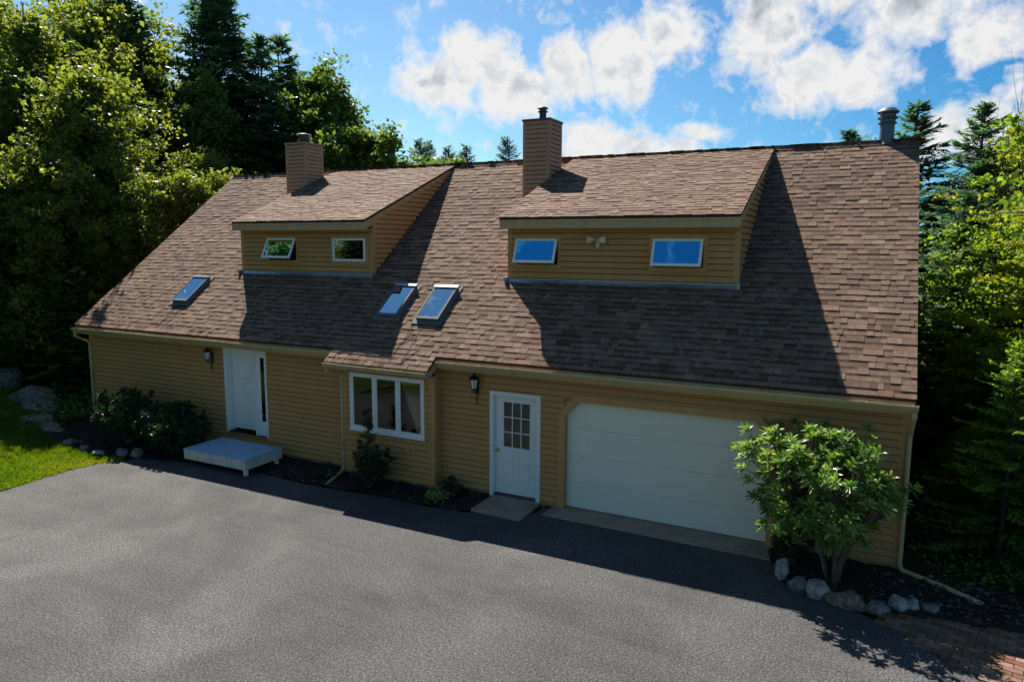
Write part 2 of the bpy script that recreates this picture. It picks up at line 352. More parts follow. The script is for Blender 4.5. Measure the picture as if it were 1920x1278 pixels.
# rake boards and fascia
for x0,x1 in ((WXR+.002,XR-.012),(XL+.012,WXL-.002)):
    rk=MB(); rk.prism([(x0,EY+.02,EZ-.058),(x0,RY,RZ-.058),(x0,2*RY-EY-.02,EZ-.058),(x0,2*RY-EY-.02,EZ-.25),(x0,RY,RZ-.27),(x0,EY+.02,EZ-.25)],(x1-x0,0,0)); rk.build('rake_board',M_trim,roof)
segs=((XL+.02,BEX0+.01),(BEX1-.01,XR-.02))
for a,b in segs:
    fa=MB(); fa.box(a,b,EY+.015,EY+.04,EZ-.245,EZ-.058)
    fa.box(a+.01,b-.01,EY+.041,0,EZ-.245,EZ-.225); fa.build('fascia',M_fasc,roof)
fa=MB()
zb=zr(BEY)
fa.box(BEX0+.01,BEX1-.01,BEY+.015,BEY+.04,zb-.20,zb-.058)
fa.box(BEX0+.01,BEX1-.01,BEY+.041,BY,zb-.20,zb-.18)
for x0,x1 in ((BEX0+.012,BEX0+.035),(BEX1-.035,BEX1-.012)):
    fa.prism([(x0,BEY+.041,zb-.058),(x0,EY+.02,EZ-.062),(x0,EY+.02,EZ-.245),(x0,BEY+.041,zb-.2)],(x1-x0,0,0))
fa.build('fascia',M_fasc,roof)
pieces('fascia',M_fasc,roof,[(XL+.02,XR-.02,2*RY-EY-.04,2*RY-EY-.015,EZ-.245,EZ-.058)])
# gutters
def gutter(a,b,y,z,name='gutter'):
    g=MB(); D=.115;Hh=.105
    # K-profile shell as thin prism
    prof=[(y,z),(y,z-Hh),(y-.06,z-Hh),(y-D*.75,z-.07),(y-D,z-.035),(y-D,z),(y-D+.012,z),(y-D+.012,z-.03),(y-D*.7,z-.062),(y-.055,z-Hh+.006),(y-.006,z-Hh+.006),(y-.006,z)]
    n=len(prof); steps=max(2,int((b-a)/1.2)); vs=[];fs=[]
    for i in range(steps+1):
        x=a+(b-a)*i/steps; wv=.006*math.sin(i*2.3+a)
        vs+=[(x,p[0]+wv*.4,p[1]+wv) for p in prof]
    for i in range(steps):
        for j in range(n): fs.append((i*n+j,i*n+(j+1)%n,(i+1)*n+(j+1)%n,(i+1)*n+j))
    g.add(vs,fs)
    for x in (a,b): g.prism([(x,y,z),(x,y,z-Hh),(x,y-.06,z-Hh),(x,y-D*.75,z-.07),(x,y-D,z-.035),(x,y-D,z)],(.004 if x==a else -.004,0,0))
    x=a+.4
    while x<b:
        g.box(x,x+.02,y-D+.003,y,z-.006,z-.001); x+=.6
    return g.build(name,M_gut,house)
gutter(XL+.0,BEX0-.02,EY+.012,EZ-.085); gutter(BEX1+.02,XR+.03,EY+.012,EZ-.085); gutter(BEX0-.03,BEX1-.02,BEY+.012,zb-.075)
def downspout(pts,w=.038):
    g=MB(); g.tube(pts,[w]*len(pts),8); 
    for i in range(1,len(pts)-1):
        g.tube([Vector(pts[i])-(Vector(pts[i])-Vector(pts[i-1])).normalized()*.03,Vector(pts[i])],[w*1.12]*2,8)
    return g.build('downspout',M_gut,house)
downspout([(XR-.02,EY-.05,EZ-.19),(XR-.02,EY-.05,EZ-.27),(WXR+.01,-.055,EZ-.62),(WXR+.01,-.055,.12),(WXR+.05,-.12,.06),(6.15,-.40,.05),(6.62,-.76,.045)])
downspout([(XL+.08,EY-.05,EZ-.19),(XL+.08,EY-.05,EZ-.30),(WXL+.03,-.055,EZ-.52),(WXL+.03,-.055,.1),(WXL-.02,-.15,.05)])
downspout([(BEX0+.06,BEY-.05,zb-.18),(BEX0+.06,BEY-.05,zb-.24),(BX0-.03,BY-.03,zb-.34),(BX0-.03,BY-.03,.16),(BX0+.0,BY-.15,.08),(-4.88,-1.08,.03)],.036)
# ---- siding
def siding(mb,P0,U,Nn,z0,z1,spans,openings=(),exp=.116,m=0):
    """clapboards: P0 origin, U horizontal dir, Nn outward; spans(z)->(u0,u1); openings (u0,u1,z0,z1)"""
    P0,U,Nn=map(Vector,(P0,U,Nn)); n=int(math.ceil((z1-z0)/exp)); Zv=Vector((0,0,1))
    for i in range(n):
        za=z0+i*exp; zt=min(za+exp+.012,z1+.012); zm=za+exp*.5
        sp=spans(min(zm,z1))
        if not sp or sp[1]-sp[0]<.03: continue
        iv=[sp]
        for o in openings:
            if o[2]<zm<o[3]:
                nv=[]
                for a,b in iv:
                    if o[0]>a: nv.append((a,min(b,o[0])))
                    if o[1]<b: nv.append((max(a,o[1]),b))
                iv=[(a,b) for a,b in nv if b-a>.01]
        for a,b in iv:
            u=a-rng.uniform(0,3)
            while u<b:
                w=rng.uniform(2.6,4.2); s,e=max(a,u),min(b,u+w-.002); u+=w
                if e-s<.005: continue
                t=.036+rng.uniform(-.003,.003); wob=rng.uniform(-.0015,.0015)
                P=lambda uu,zz,nn:P0+U*uu+Zv*zz+Nn*nn
                r=min(1,max(0,rng.gauss(.5,.16))); zg=min(za+exp*.80,zt-.001); k=(zg-za)/(zt-za); tg=t+(.003-t)*k
                mb.add([P(s,za+wob,t),P(e,za-wob,t),P(e,zg,tg),P(s,zg,tg),P(s,za+wob,0),P(e,za-wob,0),P(e,zt,0),P(s,zt,0)],[(0,1,2,3),(4,5,1,0)],m,r)
                mb.add([P(s,zg,tg),P(e,zg,tg),P(e,zt,.003),P(s,zt,.003)],[(0,1,2,3)],m,-1.)  # top strip, coloured darker to paint in shade under the lap above
                mb.add([P(s,za+wob,t),P(e,za-wob,t),P(e,zt,.003),P(s,zt,.003),P(s,za+wob,0),P(e,za-wob,0),P(e,zt,0),P(s,zt,0)],[(5,6,2,1),(7,4,0,3)],m,r)
wa=MB()
bk=2*RY
# openings in the front wall
FD=(-8.96,-7.57,.36,2.56); ED=(-1.60,-.50,0,2.14); GD=(-.02,3.66,0,2.14)
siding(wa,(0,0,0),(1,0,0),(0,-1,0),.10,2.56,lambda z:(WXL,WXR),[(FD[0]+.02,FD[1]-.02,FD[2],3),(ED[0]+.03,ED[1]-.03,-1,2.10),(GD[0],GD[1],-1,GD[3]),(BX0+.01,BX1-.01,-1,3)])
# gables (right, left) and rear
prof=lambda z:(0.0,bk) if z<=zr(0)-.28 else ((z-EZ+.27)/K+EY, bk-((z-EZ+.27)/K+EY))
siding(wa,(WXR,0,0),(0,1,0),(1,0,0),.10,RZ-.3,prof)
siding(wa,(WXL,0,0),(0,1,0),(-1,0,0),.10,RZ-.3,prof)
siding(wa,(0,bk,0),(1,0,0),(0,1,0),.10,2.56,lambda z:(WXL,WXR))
# wall core panels
wa.box(WXL,FD[0]+.03,.003,.14,.06,2.75); wa.box(FD[1]-.03,BX0+.02,.003,.14,.06,2.75); wa.box(BX1-.02,ED[0]+.03,.003,.14,.06,2.75)
wa.box(ED[1]-.03,GD[0],.003,.14,.0,2.75); wa.box(GD[1],WXR-.0,.003,.14,.0,2.75)
wa.box(FD[0]+.03,FD[1]-.03,.003,.14,.06,.42); wa.box(ED[0]+.03,ED[1]-.03,.003,.14,2.1,2.75); wa.box(GD[0],GD[1],.003,.14,2.125,2.75)
for gx,s in ((WXR,-.1),(WXL,.1)):
    wa.prism([(gx,.141,.02),(gx,bk-.003,.02),(gx,bk-.003,2.6),(gx,RY,RZ-.09),(gx,.141,2.72)],(s,0,0),0,.5)
wa.box(WXL+.11,WXR-.11,bk-.12,bk-.003,.02,2.7)
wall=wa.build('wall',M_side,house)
pieces('corner_board',M_trim,wall,[(WXR-.11,WXR+.024,-.026,.0,.06,2.54),(WXR+.0,WXR+.026,.0,.09,.06,2.7)],[(WXL-.024,WXL+.10,-.026,.0,.06,2.54),(WXL-.026,WXL,.0,.09,.06,2.7)],[(WXR,WXR+.026,bk-.1,bk,.06,2.7)])
pieces('foundation',M_conc,house,[(WXL+.02,ED[0],.02,.2,-.2,.10),(WXL+.02,WXL+.16,.2,bk-.1,-.2,.1),(BX0+.02,BX1-.02,BY+.02,.02,-.2,.10)],[(ED[1],GD[0]-.14,.02,.2,-.2,.10)],[(GD[1]+.14,WXR-.02,.02,.2,-.2,.10),(WXR-.16,WXR-.02,.2,bk-.1,-.2,.1)])
# ---- bump-out
bw=MB(); bzt=zb-.19
WX0,WX1,WZ0,WZ1=-4.87,-2.97,1.02,2.275
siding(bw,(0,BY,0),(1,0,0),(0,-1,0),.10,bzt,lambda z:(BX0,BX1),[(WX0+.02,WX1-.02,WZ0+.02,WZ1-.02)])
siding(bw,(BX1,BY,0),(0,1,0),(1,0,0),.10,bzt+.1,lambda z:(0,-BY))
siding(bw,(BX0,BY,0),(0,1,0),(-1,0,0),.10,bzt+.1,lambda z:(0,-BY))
bw.box(BX0+.003,WX0+.02,BY+.003,BY+.1,.06,bzt+.06); bw.box(WX1-.02,BX1-.003,BY+.003,BY+.1,.06,bzt+.06)
bw.box(WX0+.02,WX1-.02,BY+.003,BY+.1,.06,WZ0+.02); bw.box(WX0+.02,WX1-.02,BY+.003,BY+.1,WZ1-.02,bzt+.06)
bw.box(BX0+.003,BX0+.08,BY+.1,0,.06,bzt+.1); bw.box(BX1-.08,BX1-.003,BY+.1,0,.06,bzt+.1)
bump_o=bw.build('bay_wall',M_side,house)
pieces('corner_board',M_trim,bump_o,[(BX1-.10,BX1+.028,BY-.028,BY,.05,bzt),(BX1,BX1+.028,BY,BY+.09,.05,bzt+.05)],[(BX0-.024,BX0+.08,BY-.026,BY,.05,bzt)])
# room behind the bay window
rm=MB()
x0,x1,y0,y1,z0,z1=-4.99,-2.83,BY+.11,2.2,.3,2.5
rm.box(x0,x1,y1,y1+.03,z0,z1); rm.box(x0-.03,x0,y0,y1,z0,z1); rm.box(x1,x1+.03,y0,y1,z0,z1); rm.box(x0,x1,y0,y1,z0-.03,z0); rm.box(x0,x1,.2,y1,z1,z1+.03)
rm.box(-4.55,-3.1,.5,.95,.3,1.05); rm.box(-3.45,-3.2,.25,.45,.3,1.32); rm.box(-3.35,-3.05,.05,.12,1.03,1.35); rm.build('room',M_room,house)
cu=MB(); n=28
vs=[];fs=[]
for i in range(n+1):
    xx=-4.15+.62*i/n; yy=.05+.02*math.sin(i*1.7); vs+=[(xx,yy,1.45),(xx,yy,2.26)]
    if i<n: fs.append((2*i,2*i+2,2*i+3,2*i+1))
cu.add(vs,fs); cu.build('curtain',M_curt,house)
# bay window: frame, three sashes and their glass
bf=MB(); Yf=BY-.045
bf.box(WX0,WX0+.055,Yf,BY+.05,WZ0,WZ1); bf.box(WX1-.055,WX1,Yf,BY+.05,WZ0,WZ1)
bf.box(WX0+.055,WX1-.055,Yf,BY+.05,WZ1-.055,WZ1); bf.box(WX0+.055,WX1-.055,Yf,BY+.05,WZ0,WZ0+.07); bf.box(WX0-.02,WX1+.02,Yf-.02,Yf,WZ0-.01,WZ0+.03)
pw=(WX1-WX0-.11)/3
for i in (1,2): bf.box(WX0+.055+pw*i-.028,WX0+.055+pw*i+.028,Yf+.002,BY+.05,WZ0+.07,WZ1-.055)
bwin=bf.build('bay_window',M_vinyl,house,bevel=.004)
for i in range(3):
    a=WX0+.055+pw*i+(.028 if i else 0)+.001; b=WX0+.055+pw*(i+1)-(.028 if i<2 else 0)-.001; s=MB(); z0,z1=WZ0+.071,WZ1-.056
    s.box(a,a+.035,Yf+.012,Yf+.05,z0,z1); s.box(b-.035,b,Yf+.012,Yf+.05,z0,z1); s.box(a+.035,b-.035,Yf+.012,Yf+.05,z1-.035,z1); s.box(a+.035,b-.035,Yf+.012,Yf+.05,z0,z0+.045)
    s.build('sash',M_vinyl,bwin,bevel=.003)
    s=MB(); s.box(a+.035,b-.035,Yf+.028,Yf+.034,z0+.045,z1-.035); s.build('pane',M_glass,bwin)
# ---- dormers
def dormer(L,Rr,yw,yf,zf,fL,fR,floor_open,label):
    kd=(RZ-zf)/(RY-yf); zd=lambda y:zf+kd*(y-yf)
    d=MB(); zb_=zr(yw)+.03; zt=zd(yw)-.07
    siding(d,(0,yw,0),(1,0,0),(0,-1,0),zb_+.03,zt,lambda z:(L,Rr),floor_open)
    # front core around the window openings
    xs=[L+.003]+[q for o in sorted(floor_open) for q in (o[0],o[1])]+[Rr-.003]
    for i in range(0,len(xs),2): d.box(xs[i],xs[i+1],yw+.002,yw+.1,zb_-.1,zt+.02)
    for o in floor_open: d.box(o[0],o[1],yw+.002,yw+.1,zb_-.1,o[2]); d.box(o[0],o[1],yw+.002,yw+.1,o[3],zt+.02)
    # cheeks
    for X,s in ((Rr,1),(L,-1)):
        def sp(z):
            a=max(yw,(z+.06-zf)/kd+yf); b=(z-EZ)/K+EY-.01
            return (a-yw,b-yw) if b>a+.03 else None
        siding(d,(X,yw,0),(0,1,0),(s,0,0),zb_+.02,RZ-.1,sp)
        d.prism([(X-.003*s,yw+.003,zb_-.1),(X-.003*s,yw+.003,zd(yw)-.06),(X-.003*s,RY-.05,RZ-.08),(X-.003*s,RY-.05,RZ-.2)],(-.08*s,0,0))
    o=d.build('dormer',M_side,house); o['label']=label
    r=MB(); sl=math.hypot(RY-yf,RZ-zf); V=Vector((0,(RY-yf)/sl,(RZ-zf)/sl)); N=Vector((0,-V.z,V.y))
    shingles(r,(0,yf,zf),(1,0,0),V,N,fR-fL,-.015,sl-.01,fL)
    slab(r,fL+.008,fR-.008,yf+.005,zf-.006,RY-.02,zd(RY-.02)-.006,.05); r.build('dormer_roof',M_shin,o)
    f=MB(); f.box(fL+.01,fR-.01,yf+.008,yf+.032,zf-.235,zf-.058); f.box(fL+.006,fR-.006,yf-.004,yf+.008,zf-.10,zf-.056); f.box(fL+.01,fR-.01,yf+.032,yw,zf-.235,zf-.215)
    for x0,x1 in ((fR-.03,fR-.010),(fL+.010,fL+.03)):
        f.prism([(x0,yf+.032,zd(yf+.03)-.058),(x0,RY-.3,zd(RY-.3)-.058),(x0,RY-.42,zd(RY-.42)-.14),(x0,yw+.3,zd(yw+.3)-.2),(x0,yf+.032,zf-.235)],(x1-x0,0,0))
    f.build('fascia',M_fasc,o)
    pieces('corner_board',M_trim,o,[(Rr-.08,Rr+.03,yw-.026,yw,zb_,zt),(Rr,Rr+.028,yw,yw+.09,zb_+.05,zt+.01)],[(L-.026,L+.07,yw-.026,yw,zb_,zt),(L-.028,L,yw,yw+.08,zb_+.05,zt+.01)])
    a=MB(); n=18
    for i in range(n):
        xa=L-.06+(Rr-L+.12)*i/n; xb=L-.06+(Rr-L+.12)*(i+1)/n; j=.006*math.sin(i*1.9); y=yw-.028
        a.add([(xa,y-.06,zr(y-.06)+.012+j),(xb,y-.06,zr(y-.06)+.012-j),(xb,y,zr(y)+.028),(xa,y,zr(y)+.028),(xb,y,zr(y)+.05),(xa,y,zr(y)+.05)],[(0,1,2,3),(3,2,4,5)])
    for X in (L-.06,Rr+.02): a.box(X,X+.05,yw-.14,yw+.0,zr(yw-.12)+.03,zr(yw)+.045)
    a.build('flashing',M_alu,o)
    return o
def awning(x0,x1,z0,z1,yw,out,gl,label):
    """casing + hinged sash tilted out at the bottom by 'out' metres"""
    c=MB(); t=.075
    c.box(x0-t,x0,yw-.036,yw+.02,z0-t,z1+t); c.box(x1,x1+t,yw-.036,yw+.02,z0-t,z1+t); c.box(x0,x1,yw-.036,yw+.02,z1,z1+t); c.box(x0,x1,yw-.036,yw+.02,z0-t,z0)
    w=c.build('window',M_trim,house); w['label']=label
    h=z1-z0; dz=math.sqrt(max(0,h*h-out*out)); H=Vector((0,yw-.042,z1-.002)); D=Vector((0,-out,-dz)).normalized(); Nn=Vector((0,-D.z,D.y)); Nn=Vector((0,D.z,-D.y))
    f=MB(); b=.05
    def bar(xa,xb,sa,sb,th=.02,m=0,tgt=None):
        c0=H+D*((sa+sb)/2)+Vector(((xa+xb)/2,0,0)); (tgt or f).obox(c0,((xb-xa)/2,0,0),D*((sb-sa)/2),Nn*th,m)
    bar(x0,x0+b,0,h);bar(x1-b,x1,0,h);bar(x0+b,x1-b,0,b);bar(x0+b,x1-b,h-b*1.1,h); f.build('sash',M_vinyl,w,bevel=.003)
    g=MB(); bar(x0+b,x1-b,b,h-b*1.1,.004,0,g); g.build('pane',gl,w)
    k=MB(); k.box(x0,x1,yw+.3,yw+.32,z0,z1); k.box(x0-.02,x0,yw+.02,yw+.3,z0,z1); k.box(x1,x1+.02,yw+.02,yw+.3,z0,z1); k.box(x0,x1,yw+.02,yw+.3,z0-.02,z0); k.box(x0,x1,yw+.02,yw+.3,z1,z1+.02); k.build('window_recess',M_room,w)
dormer(-1.99,2.735,1.548,1.24,5.539,-2.08,2.80,[(-1.80,-.86,4.57,5.10),(1.14,2.10,4.56,5.10)],'wider right shed dormer with floodlight between two blue tilted windows')
dormer(-9.89,-5.63,1.566,1.237,5.532,-9.90,-5.60,[(-8.95,-8.0,4.56,5.11),(-6.80,-5.82,4.56,5.11)],'narrower left shed dormer with dark windows')
awning(-1.80,-.86,4.57,5.10,1.548,.19,M_awgl,'blue tilted window left of the floodlight'); awning(1.14,2.10,4.56,5.10,1.548,.17,M_awgl,'blue tilted window right of the floodlight')
awning(-8.95,-8.0,4.56,5.11,1.566,.24,M_dkgl,'dark window tilted open in the left dormer'); awning(-6.80,-5.82,4.56,5.11,1.566,.0,M_dkgl,'dark closed window in the left dormer')
# floodlight
fl=MB(); cx,cy,cz=.02,1.53,5.06
fl.lathe((0,0,0),[(.05,0),(.055,.01),(.05,.02),(.03,.03)],14); 
fl.v=[(cx+x,cy-z,cz+y) for x,y,z in fl.v]
for s in (-1,1):
    a=Vector((cx,cy-.03,cz)); b=a+Vector((s*.07,-.05,.03)); fl.tube([a,b],[.012,.012],8)
    dirv=Vector((s*.6,-.75,-.1)).normalized(); fl.tube([b,b+dirv*.03,b+dirv*.09,b+dirv*.13],[.03,.042,.058,.064],14)
fl.box(cx-.03,cx+.03,cy-.06,cy-.005,cz-.13,cz-.055)
fl.build('floodlight',paint('cream_plastic',(.75,.68,.45),.4,.05),house,smooth=False)
# ---- chimneys
def chimney(x0,x1,y0,y1,zt,label,kind):
    c=MB(); zb_=zr(y0)-.15; f=lambda n:(lambda z:(0,n))
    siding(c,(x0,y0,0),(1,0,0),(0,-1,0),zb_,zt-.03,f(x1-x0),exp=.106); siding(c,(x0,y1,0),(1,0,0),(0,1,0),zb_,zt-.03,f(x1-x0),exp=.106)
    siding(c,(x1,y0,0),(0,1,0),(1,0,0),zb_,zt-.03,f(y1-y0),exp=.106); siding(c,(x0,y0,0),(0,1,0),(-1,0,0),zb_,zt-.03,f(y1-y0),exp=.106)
    c.box(x0+.002,x1-.002,y0+.002,y1-.002,zb_,zt-.03)
    o=c.build('chimney',M_chim,house); o['label']=label
    w=.055
    for X,s in ((x0,-1),(x1,1)):
        for Yy,q in ((y0,-1),(y1,1)):
            xa,xb=sorted((X+s*.024,X-s*w)); ya,yb=sorted((Yy+q*.024,Yy-q*w)); pieces('corner_board',M_chim,o,[(xa,xb,ya,yb,zb_,zt-.028)])
    k=MB(); k.box(x0-.045,x1+.045,y0-.045,y1+.045,zt-.025,zt-.012); k.box(x0-.045,x1+.045,y0-.045,y0-.038,zt-.055,zt-.025); k.box(x0-.045,x1+.045,y1+.038,y1+.045,zt-.055,zt-.025)
    k.box(x1+.038,x1+.045,y0-.038,y1+.038,zt-.055,zt-.025); k.box(x0-.045,x0-.038,y0-.038,y1+.038,zt-.055,zt-.025)
    k.build('chimney_cap',M_dark if kind==1 else M_chim,o)
    p=MB(); xc,yc=(x0+x1)/2,(y0+y1)/2
    if kind==1:
        p.lathe((xc,yc,zt-.012),[(.16,0),(.13,.025),(.085,.03),(.085,.20),(.125,.205),(.125,.22),(.09,.225),(.09,.27),(.13,.29),(.135,.30),(.09,.325),(.02,.335)],20); p.build('flue_pipe',M_dark,o)
    else:
        p.lathe((xc,yc,zt-.012),[(.22,0),(.20,.03),(.16,.05),(.15,.09),(.19,.10),(.19,.115),(.15,.12),(.16,.25),(.20,.255)],22); q=p.build('flue_pipe',M_dark,o)
        p=MB(); p.lathe((xc,yc,zt+.24),[(.215,0),(.22,.012),(.20,.03),(.08,.05)],22); p.build('flue_cap',M_alu,o)
chimney(-2.74,-2.085,3.77,4.47,7.955,'taller right chimney with slim dark flue',1)
chimney(-10.65,-9.925,4.06,4.76,7.90,'left chimney with wide squat flue cap',2)
# ridge vent pipe
p=MB(); p.lathe((5.03,RY+.05,RZ-.06),[(.18,0),(.145,.06),(.14,.42),(.175,.43),(.185,.45),(.15,.46),(.15,.52),(.19,.535),(.20,.56),(.155,.58),(.155,.63),(.20,.65),(.215,.68),(.13,.75),(.03,.77)],24)
p.build('roof_vent',M_steel,house)
# ---- skylights
def skylight(x0,x1,ya,yb):
    """raised on the roof between y=ya and y=yb"""
    lo=Vector((0,ya,zr(ya))); hi=Vector((0,yb,zr(yb))); L=(hi-lo).length; h=.125; c=MB(); t=.045
    def P(x,s,n): return Vector((x,0,0))+lo+VU*s+VN*n
    h=.10
    def bx(xa,xb,sa,sb,na,nb,mb,m=0):
        mb.obox(P((xa+xb)/2,(sa+sb)/2,(na+nb)/2),((xb-xa)/2,0,0),VU*((sb-sa)/2),VN*((nb-na)/2),m)
    bx(x0,x0+t,0,L,0,h,c);bx(x1-t,x1,0,L,0,h,c);bx(x0+t,x1-t,0,t*1.2,0,h,c);bx(x0+t,x1-t,L-t*1.6,L,0,h+.012,c)
    o=c.build('skylight',M_skyf,house)
    f=MB(); e=.012; bx(x0-.004,x0+.016,-e,L-.06,h,h+.008,f); bx(x1-.016,x1+.004,-e,L-.06,h,h+.008,f); bx(x0+.016,x1-.016,-e,.02,h,h+.008,f); bx(x0-.02,x1+.02,L-.05,L+.02,h+.013,h+.028,f,1); f.build('frame',[M_skyf,M_alu],o)
    for xx in (x0-.02,x1-.02): bx(xx,xx+.04,L-.09,L+.03,h-.02,h+.036,f) if False else None
    g=MB(); bx(x0+t,x1-t,t*1.2,L-t*1.6,h-.012,h-.004,g); g.build('pane',M_skgl,o)
    s=MB(); bx(x0+t,x1-t,t*1.2,L-t*1.6,.028,.034,s); s.build('shaft',M_room,o)
    a=MB(); bx(x0-.09,x1+.09,-.11,0,.024,.03,a); bx(x0-.10,x0-.0,0,L+.1,.024,.028,a); bx(x1,x1+.06,0,L+.1,.024,.028,a); a.build('flashing',M_skyf,o)
    return o
skylight(-11.33,-10.76,.50,1.25)['label']='lone skylight on the left reflecting trees'
skylight(-4.66,-4.12,.44,1.22)['label']='left of the paired blue skylights'
skylight(-3.60,-3.04,.41,1.22)['label']='right of the paired blue skylights'
# de-icing cables down the roof
for grp in ([[(-3.62,.40),(-3.60,-.02),(-3.66,-.62)]],[[(-3.40,.36),(-3.34,-.1),(-3.36,-.60)],[(-3.9,-.25),(-3.6,-.12),(-3.34,.1)],[(-3.1,-.25),(-3.3,-.45),(-3.36,-.6)]],[[(-11.05,.47),(-11.0,.1),(-11.08,-.33)]],[[(-10.9,.45),(-10.82,.05),(-10.86,-.33)]]):
    hc=MB()
    for pts in grp:
        P=[]
        for (a,b),(c_,d_) in zip(pts[:-1],pts[1:]):
            for i in range(6):
                t=i/6; x=a+(c_-a)*t; y=b+(d_-b)*t; P.append(Vector((x+.012*math.sin(y*40),y,zr(y)))+VN*.024)
        hc.tube(P,.005,5)
    hc.build('heating_cable',M_black,roof)
# ---- front door unit
def casing(mb,x0,x1,z0,z1,w,y0,y1,head=True,m=0):
    mb.box(x0,x0+w,y0,y1,z0,z1,m); mb.box(x1-w,x1,y0,y1,z0,z1,m)
    if head: mb.box(x0+w,x1-w,y0,y1,z1-w,z1,m)
d=MB(); x0,x1,z0,z1=-8.97,-7.57,.40,2.515
casing(d,x0,x1,z0,z1,.065,-.035,.02)
d.box(x0+.03,x0+.075,.02,.20,z0+.02,z1-.03); d.box(x1-.075,x1-.03,.02,.20,z0+.02,z1-.03); d.box(x0+.075,x1-.075,.02,.20,z1-.10,z1-.03)
d.box(-8.0,-7.93,-.018,.20,z0+.02,z1-.10)       # mullion post
fd=d.build('front_door',M_white,house,bevel=.004)
p=MB(); p.box(x0+.076,-8.002,.155,.20,.47,z1-.102)
xa,xb=x0+.076,-8.002
for (a,b) in ((xa+.10,(xa+xb)/2-.03),((xa+xb)/2+.03,xb-.10)):
    for c0,c1 in ((.62,.95),(1.03,1.75),(1.83,2.28)):
        p.box(a,b,.148,.154,c0,c1)
p.build('door_panel',M_white,fd,bevel=.003)
p=MB(); p.box(-7.929,-7.646,.012,.05,z0+.02,z1-.101); p.build('sidelight',M_white,fd)
p=MB(); p.box(-7.79,-7.675,.0,.005,.78,2.30); p.build('sidelight_glass',M_glass,fd)
p=MB(); p.box(-7.795,-7.67,.006,.0115,.775,2.305); p.build('sidelight_backing',M_room,fd)
p=MB(); p.box(x0+.03,x1-.03,-.03,.18,.40,.42); p.build('threshold',M_dark,fd)
p=MB(); p.lathe((0,0,0),[(.02,0),(.025,.01),(.012,.02),(.012,.04),(.028,.05),(.028,.07),(.01,.08)],12); p.v=[(-8.06+x,.147-z,1.42+y) for x,y,z in p.v]; p.build('door_knob',M_brass,fd,smooth=True)
# ---- entry door with nine lights
d=MB(); x0,x1,z1=-1.60,-.50,2.145
casing(d,x0,x1,.0,z1,.085,-.05,.02)
d.box(x0+.04,x0+.085,.02,.10,.02,z1-.05); d.box(x1-.085,x1-.04,.02,.10,.02,z1-.05); d.box(x0+.085,x1-.085,.02,.10,z1-.09,z1-.05)
ed=d.build('entry_door',M_white,house,bevel=.004)
a,b=x0+.087,x1-.087; gx0,gx1,gz0,gz1=-1.33,-.76,1.03,1.93
p=MB(); p.box(a,gx0,.05,.09,.075,z1-.092); p.box(gx1,b,.05,.09,.075,z1-.092); p.box(gx0,gx1,.05,.09,.075,gz0); p.box(gx0,gx1,.05,.09,gz1,z1-.092)
for c0,c1 in ((-1.36,-1.08),(-1.01,-.73)):
    for q0,q1 in ((.22,.90),):
        p.box(c0,c1,.044,.0495,q0,q0+.02);p.box(c0,c1,.044,.0495,q1-.02,q1);p.box(c0,c0+.02,.044,.0495,q0+.02,q1-.02);p.box(c1-.02,c1,.044,.0495,q0+.02,q1-.02);p.box(c0+.05,c1-.05,.042,.0495,q0+.06,q1-.06)
p.build('door_panel',M_white,ed,bevel=.003)
p=MB(); p.box(gx0-.02,gx1+.02,.038,.0495,gz0-.025,gz0);p.box(gx0-.02,gx1+.02,.038,.0495,gz1,gz1+.025);p.box(gx0-.025,gx0,.038,.0495,gz0,gz1);p.box(gx1,gx1+.025,.038,.0495,gz0,gz1)
for i in (1,2):
    X=gx0+(gx1-gx0)*i/3; p.box(X-.009,X+.009,.040,.056,gz0,gz1); Zq=gz0+(gz1-gz0)*i/3; p.box(gx0,gx1,.042,.058,Zq-.009,Zq+.009)
p.build('glazing_bars',M_vinyl,ed)
p=MB(); p.box(gx0,gx1,.060,.066,gz0,gz1); p.build('pane',M_glass,ed)
p=MB(); p.box(gx0,gx1,.08,.088,gz0,gz1); p.build('door_blind',paint('grey_blind',(.10,.10,.105),.9),ed)
p=MB(); p.box(x0+.04,x1-.04,-.03,.12,.03,.07); p.build('threshold',M_dark,ed)
p=MB(); p.lathe((0,0,0),[(.02,0),(.025,.01),(.012,.02),(.012,.04),(.03,.05),(.03,.07),(.01,.08)],12); p.v=[(-1.44+x,.05-z,.95+y) for x,y,z in p.v]; p.build('door_knob',M_brass,ed,smooth=True)
# ---- garage door
gx0,gx1,gz=0.0,3.64,2.105; ch=.26; cz_=.30
g=MB(); hs=[.0,.53,1.055,1.58,gz+.02]
for i in range(4):
    g.box(gx0-.05,gx1+.05,.10,.135,hs[i]+.03 if i==0 else hs[i]+.005,hs[i+1]-.004,0,.5)
    g.box(gx0-.05,gx1+.05,.112,.13,hs[i+1]-.004,hs[i+1]+.005)
    # faint pressed panel relief
    for k in range(8):
        xa=gx0+.07+k*(gx1-gx0-.09)/8; xb=xa+(gx1-gx0-.09)/8-.09
        g.box(xa,xb,.0985,.0999,hs[i]+.12,hs[i+1]-.11)
gd=g.build('garage_door',M_garage,house)
s=MB(); s.box(gx0-.02,gx1+.02,.09,.13,.012,.03); s.build('bottom_seal',M_dark,gd)
c=MB(); w=.13
Lf=lambda y:[(gx0,y,0),(gx0,y,gz-cz_),(gx0+ch,y,gz),(gx1-ch,y,gz),(gx1,y,gz-cz_),(gx1,y,0),(gx1+w,y,0),(gx1+w,y,gz-cz_+.05),(gx1-ch+.06,y,gz+w+.0),(gx0+ch-.06,y,gz+w+.0),(gx0-w,y,gz-cz_+.05),(gx0-w,y,0)]
P=Lf(-.045); Q=Lf(.0)
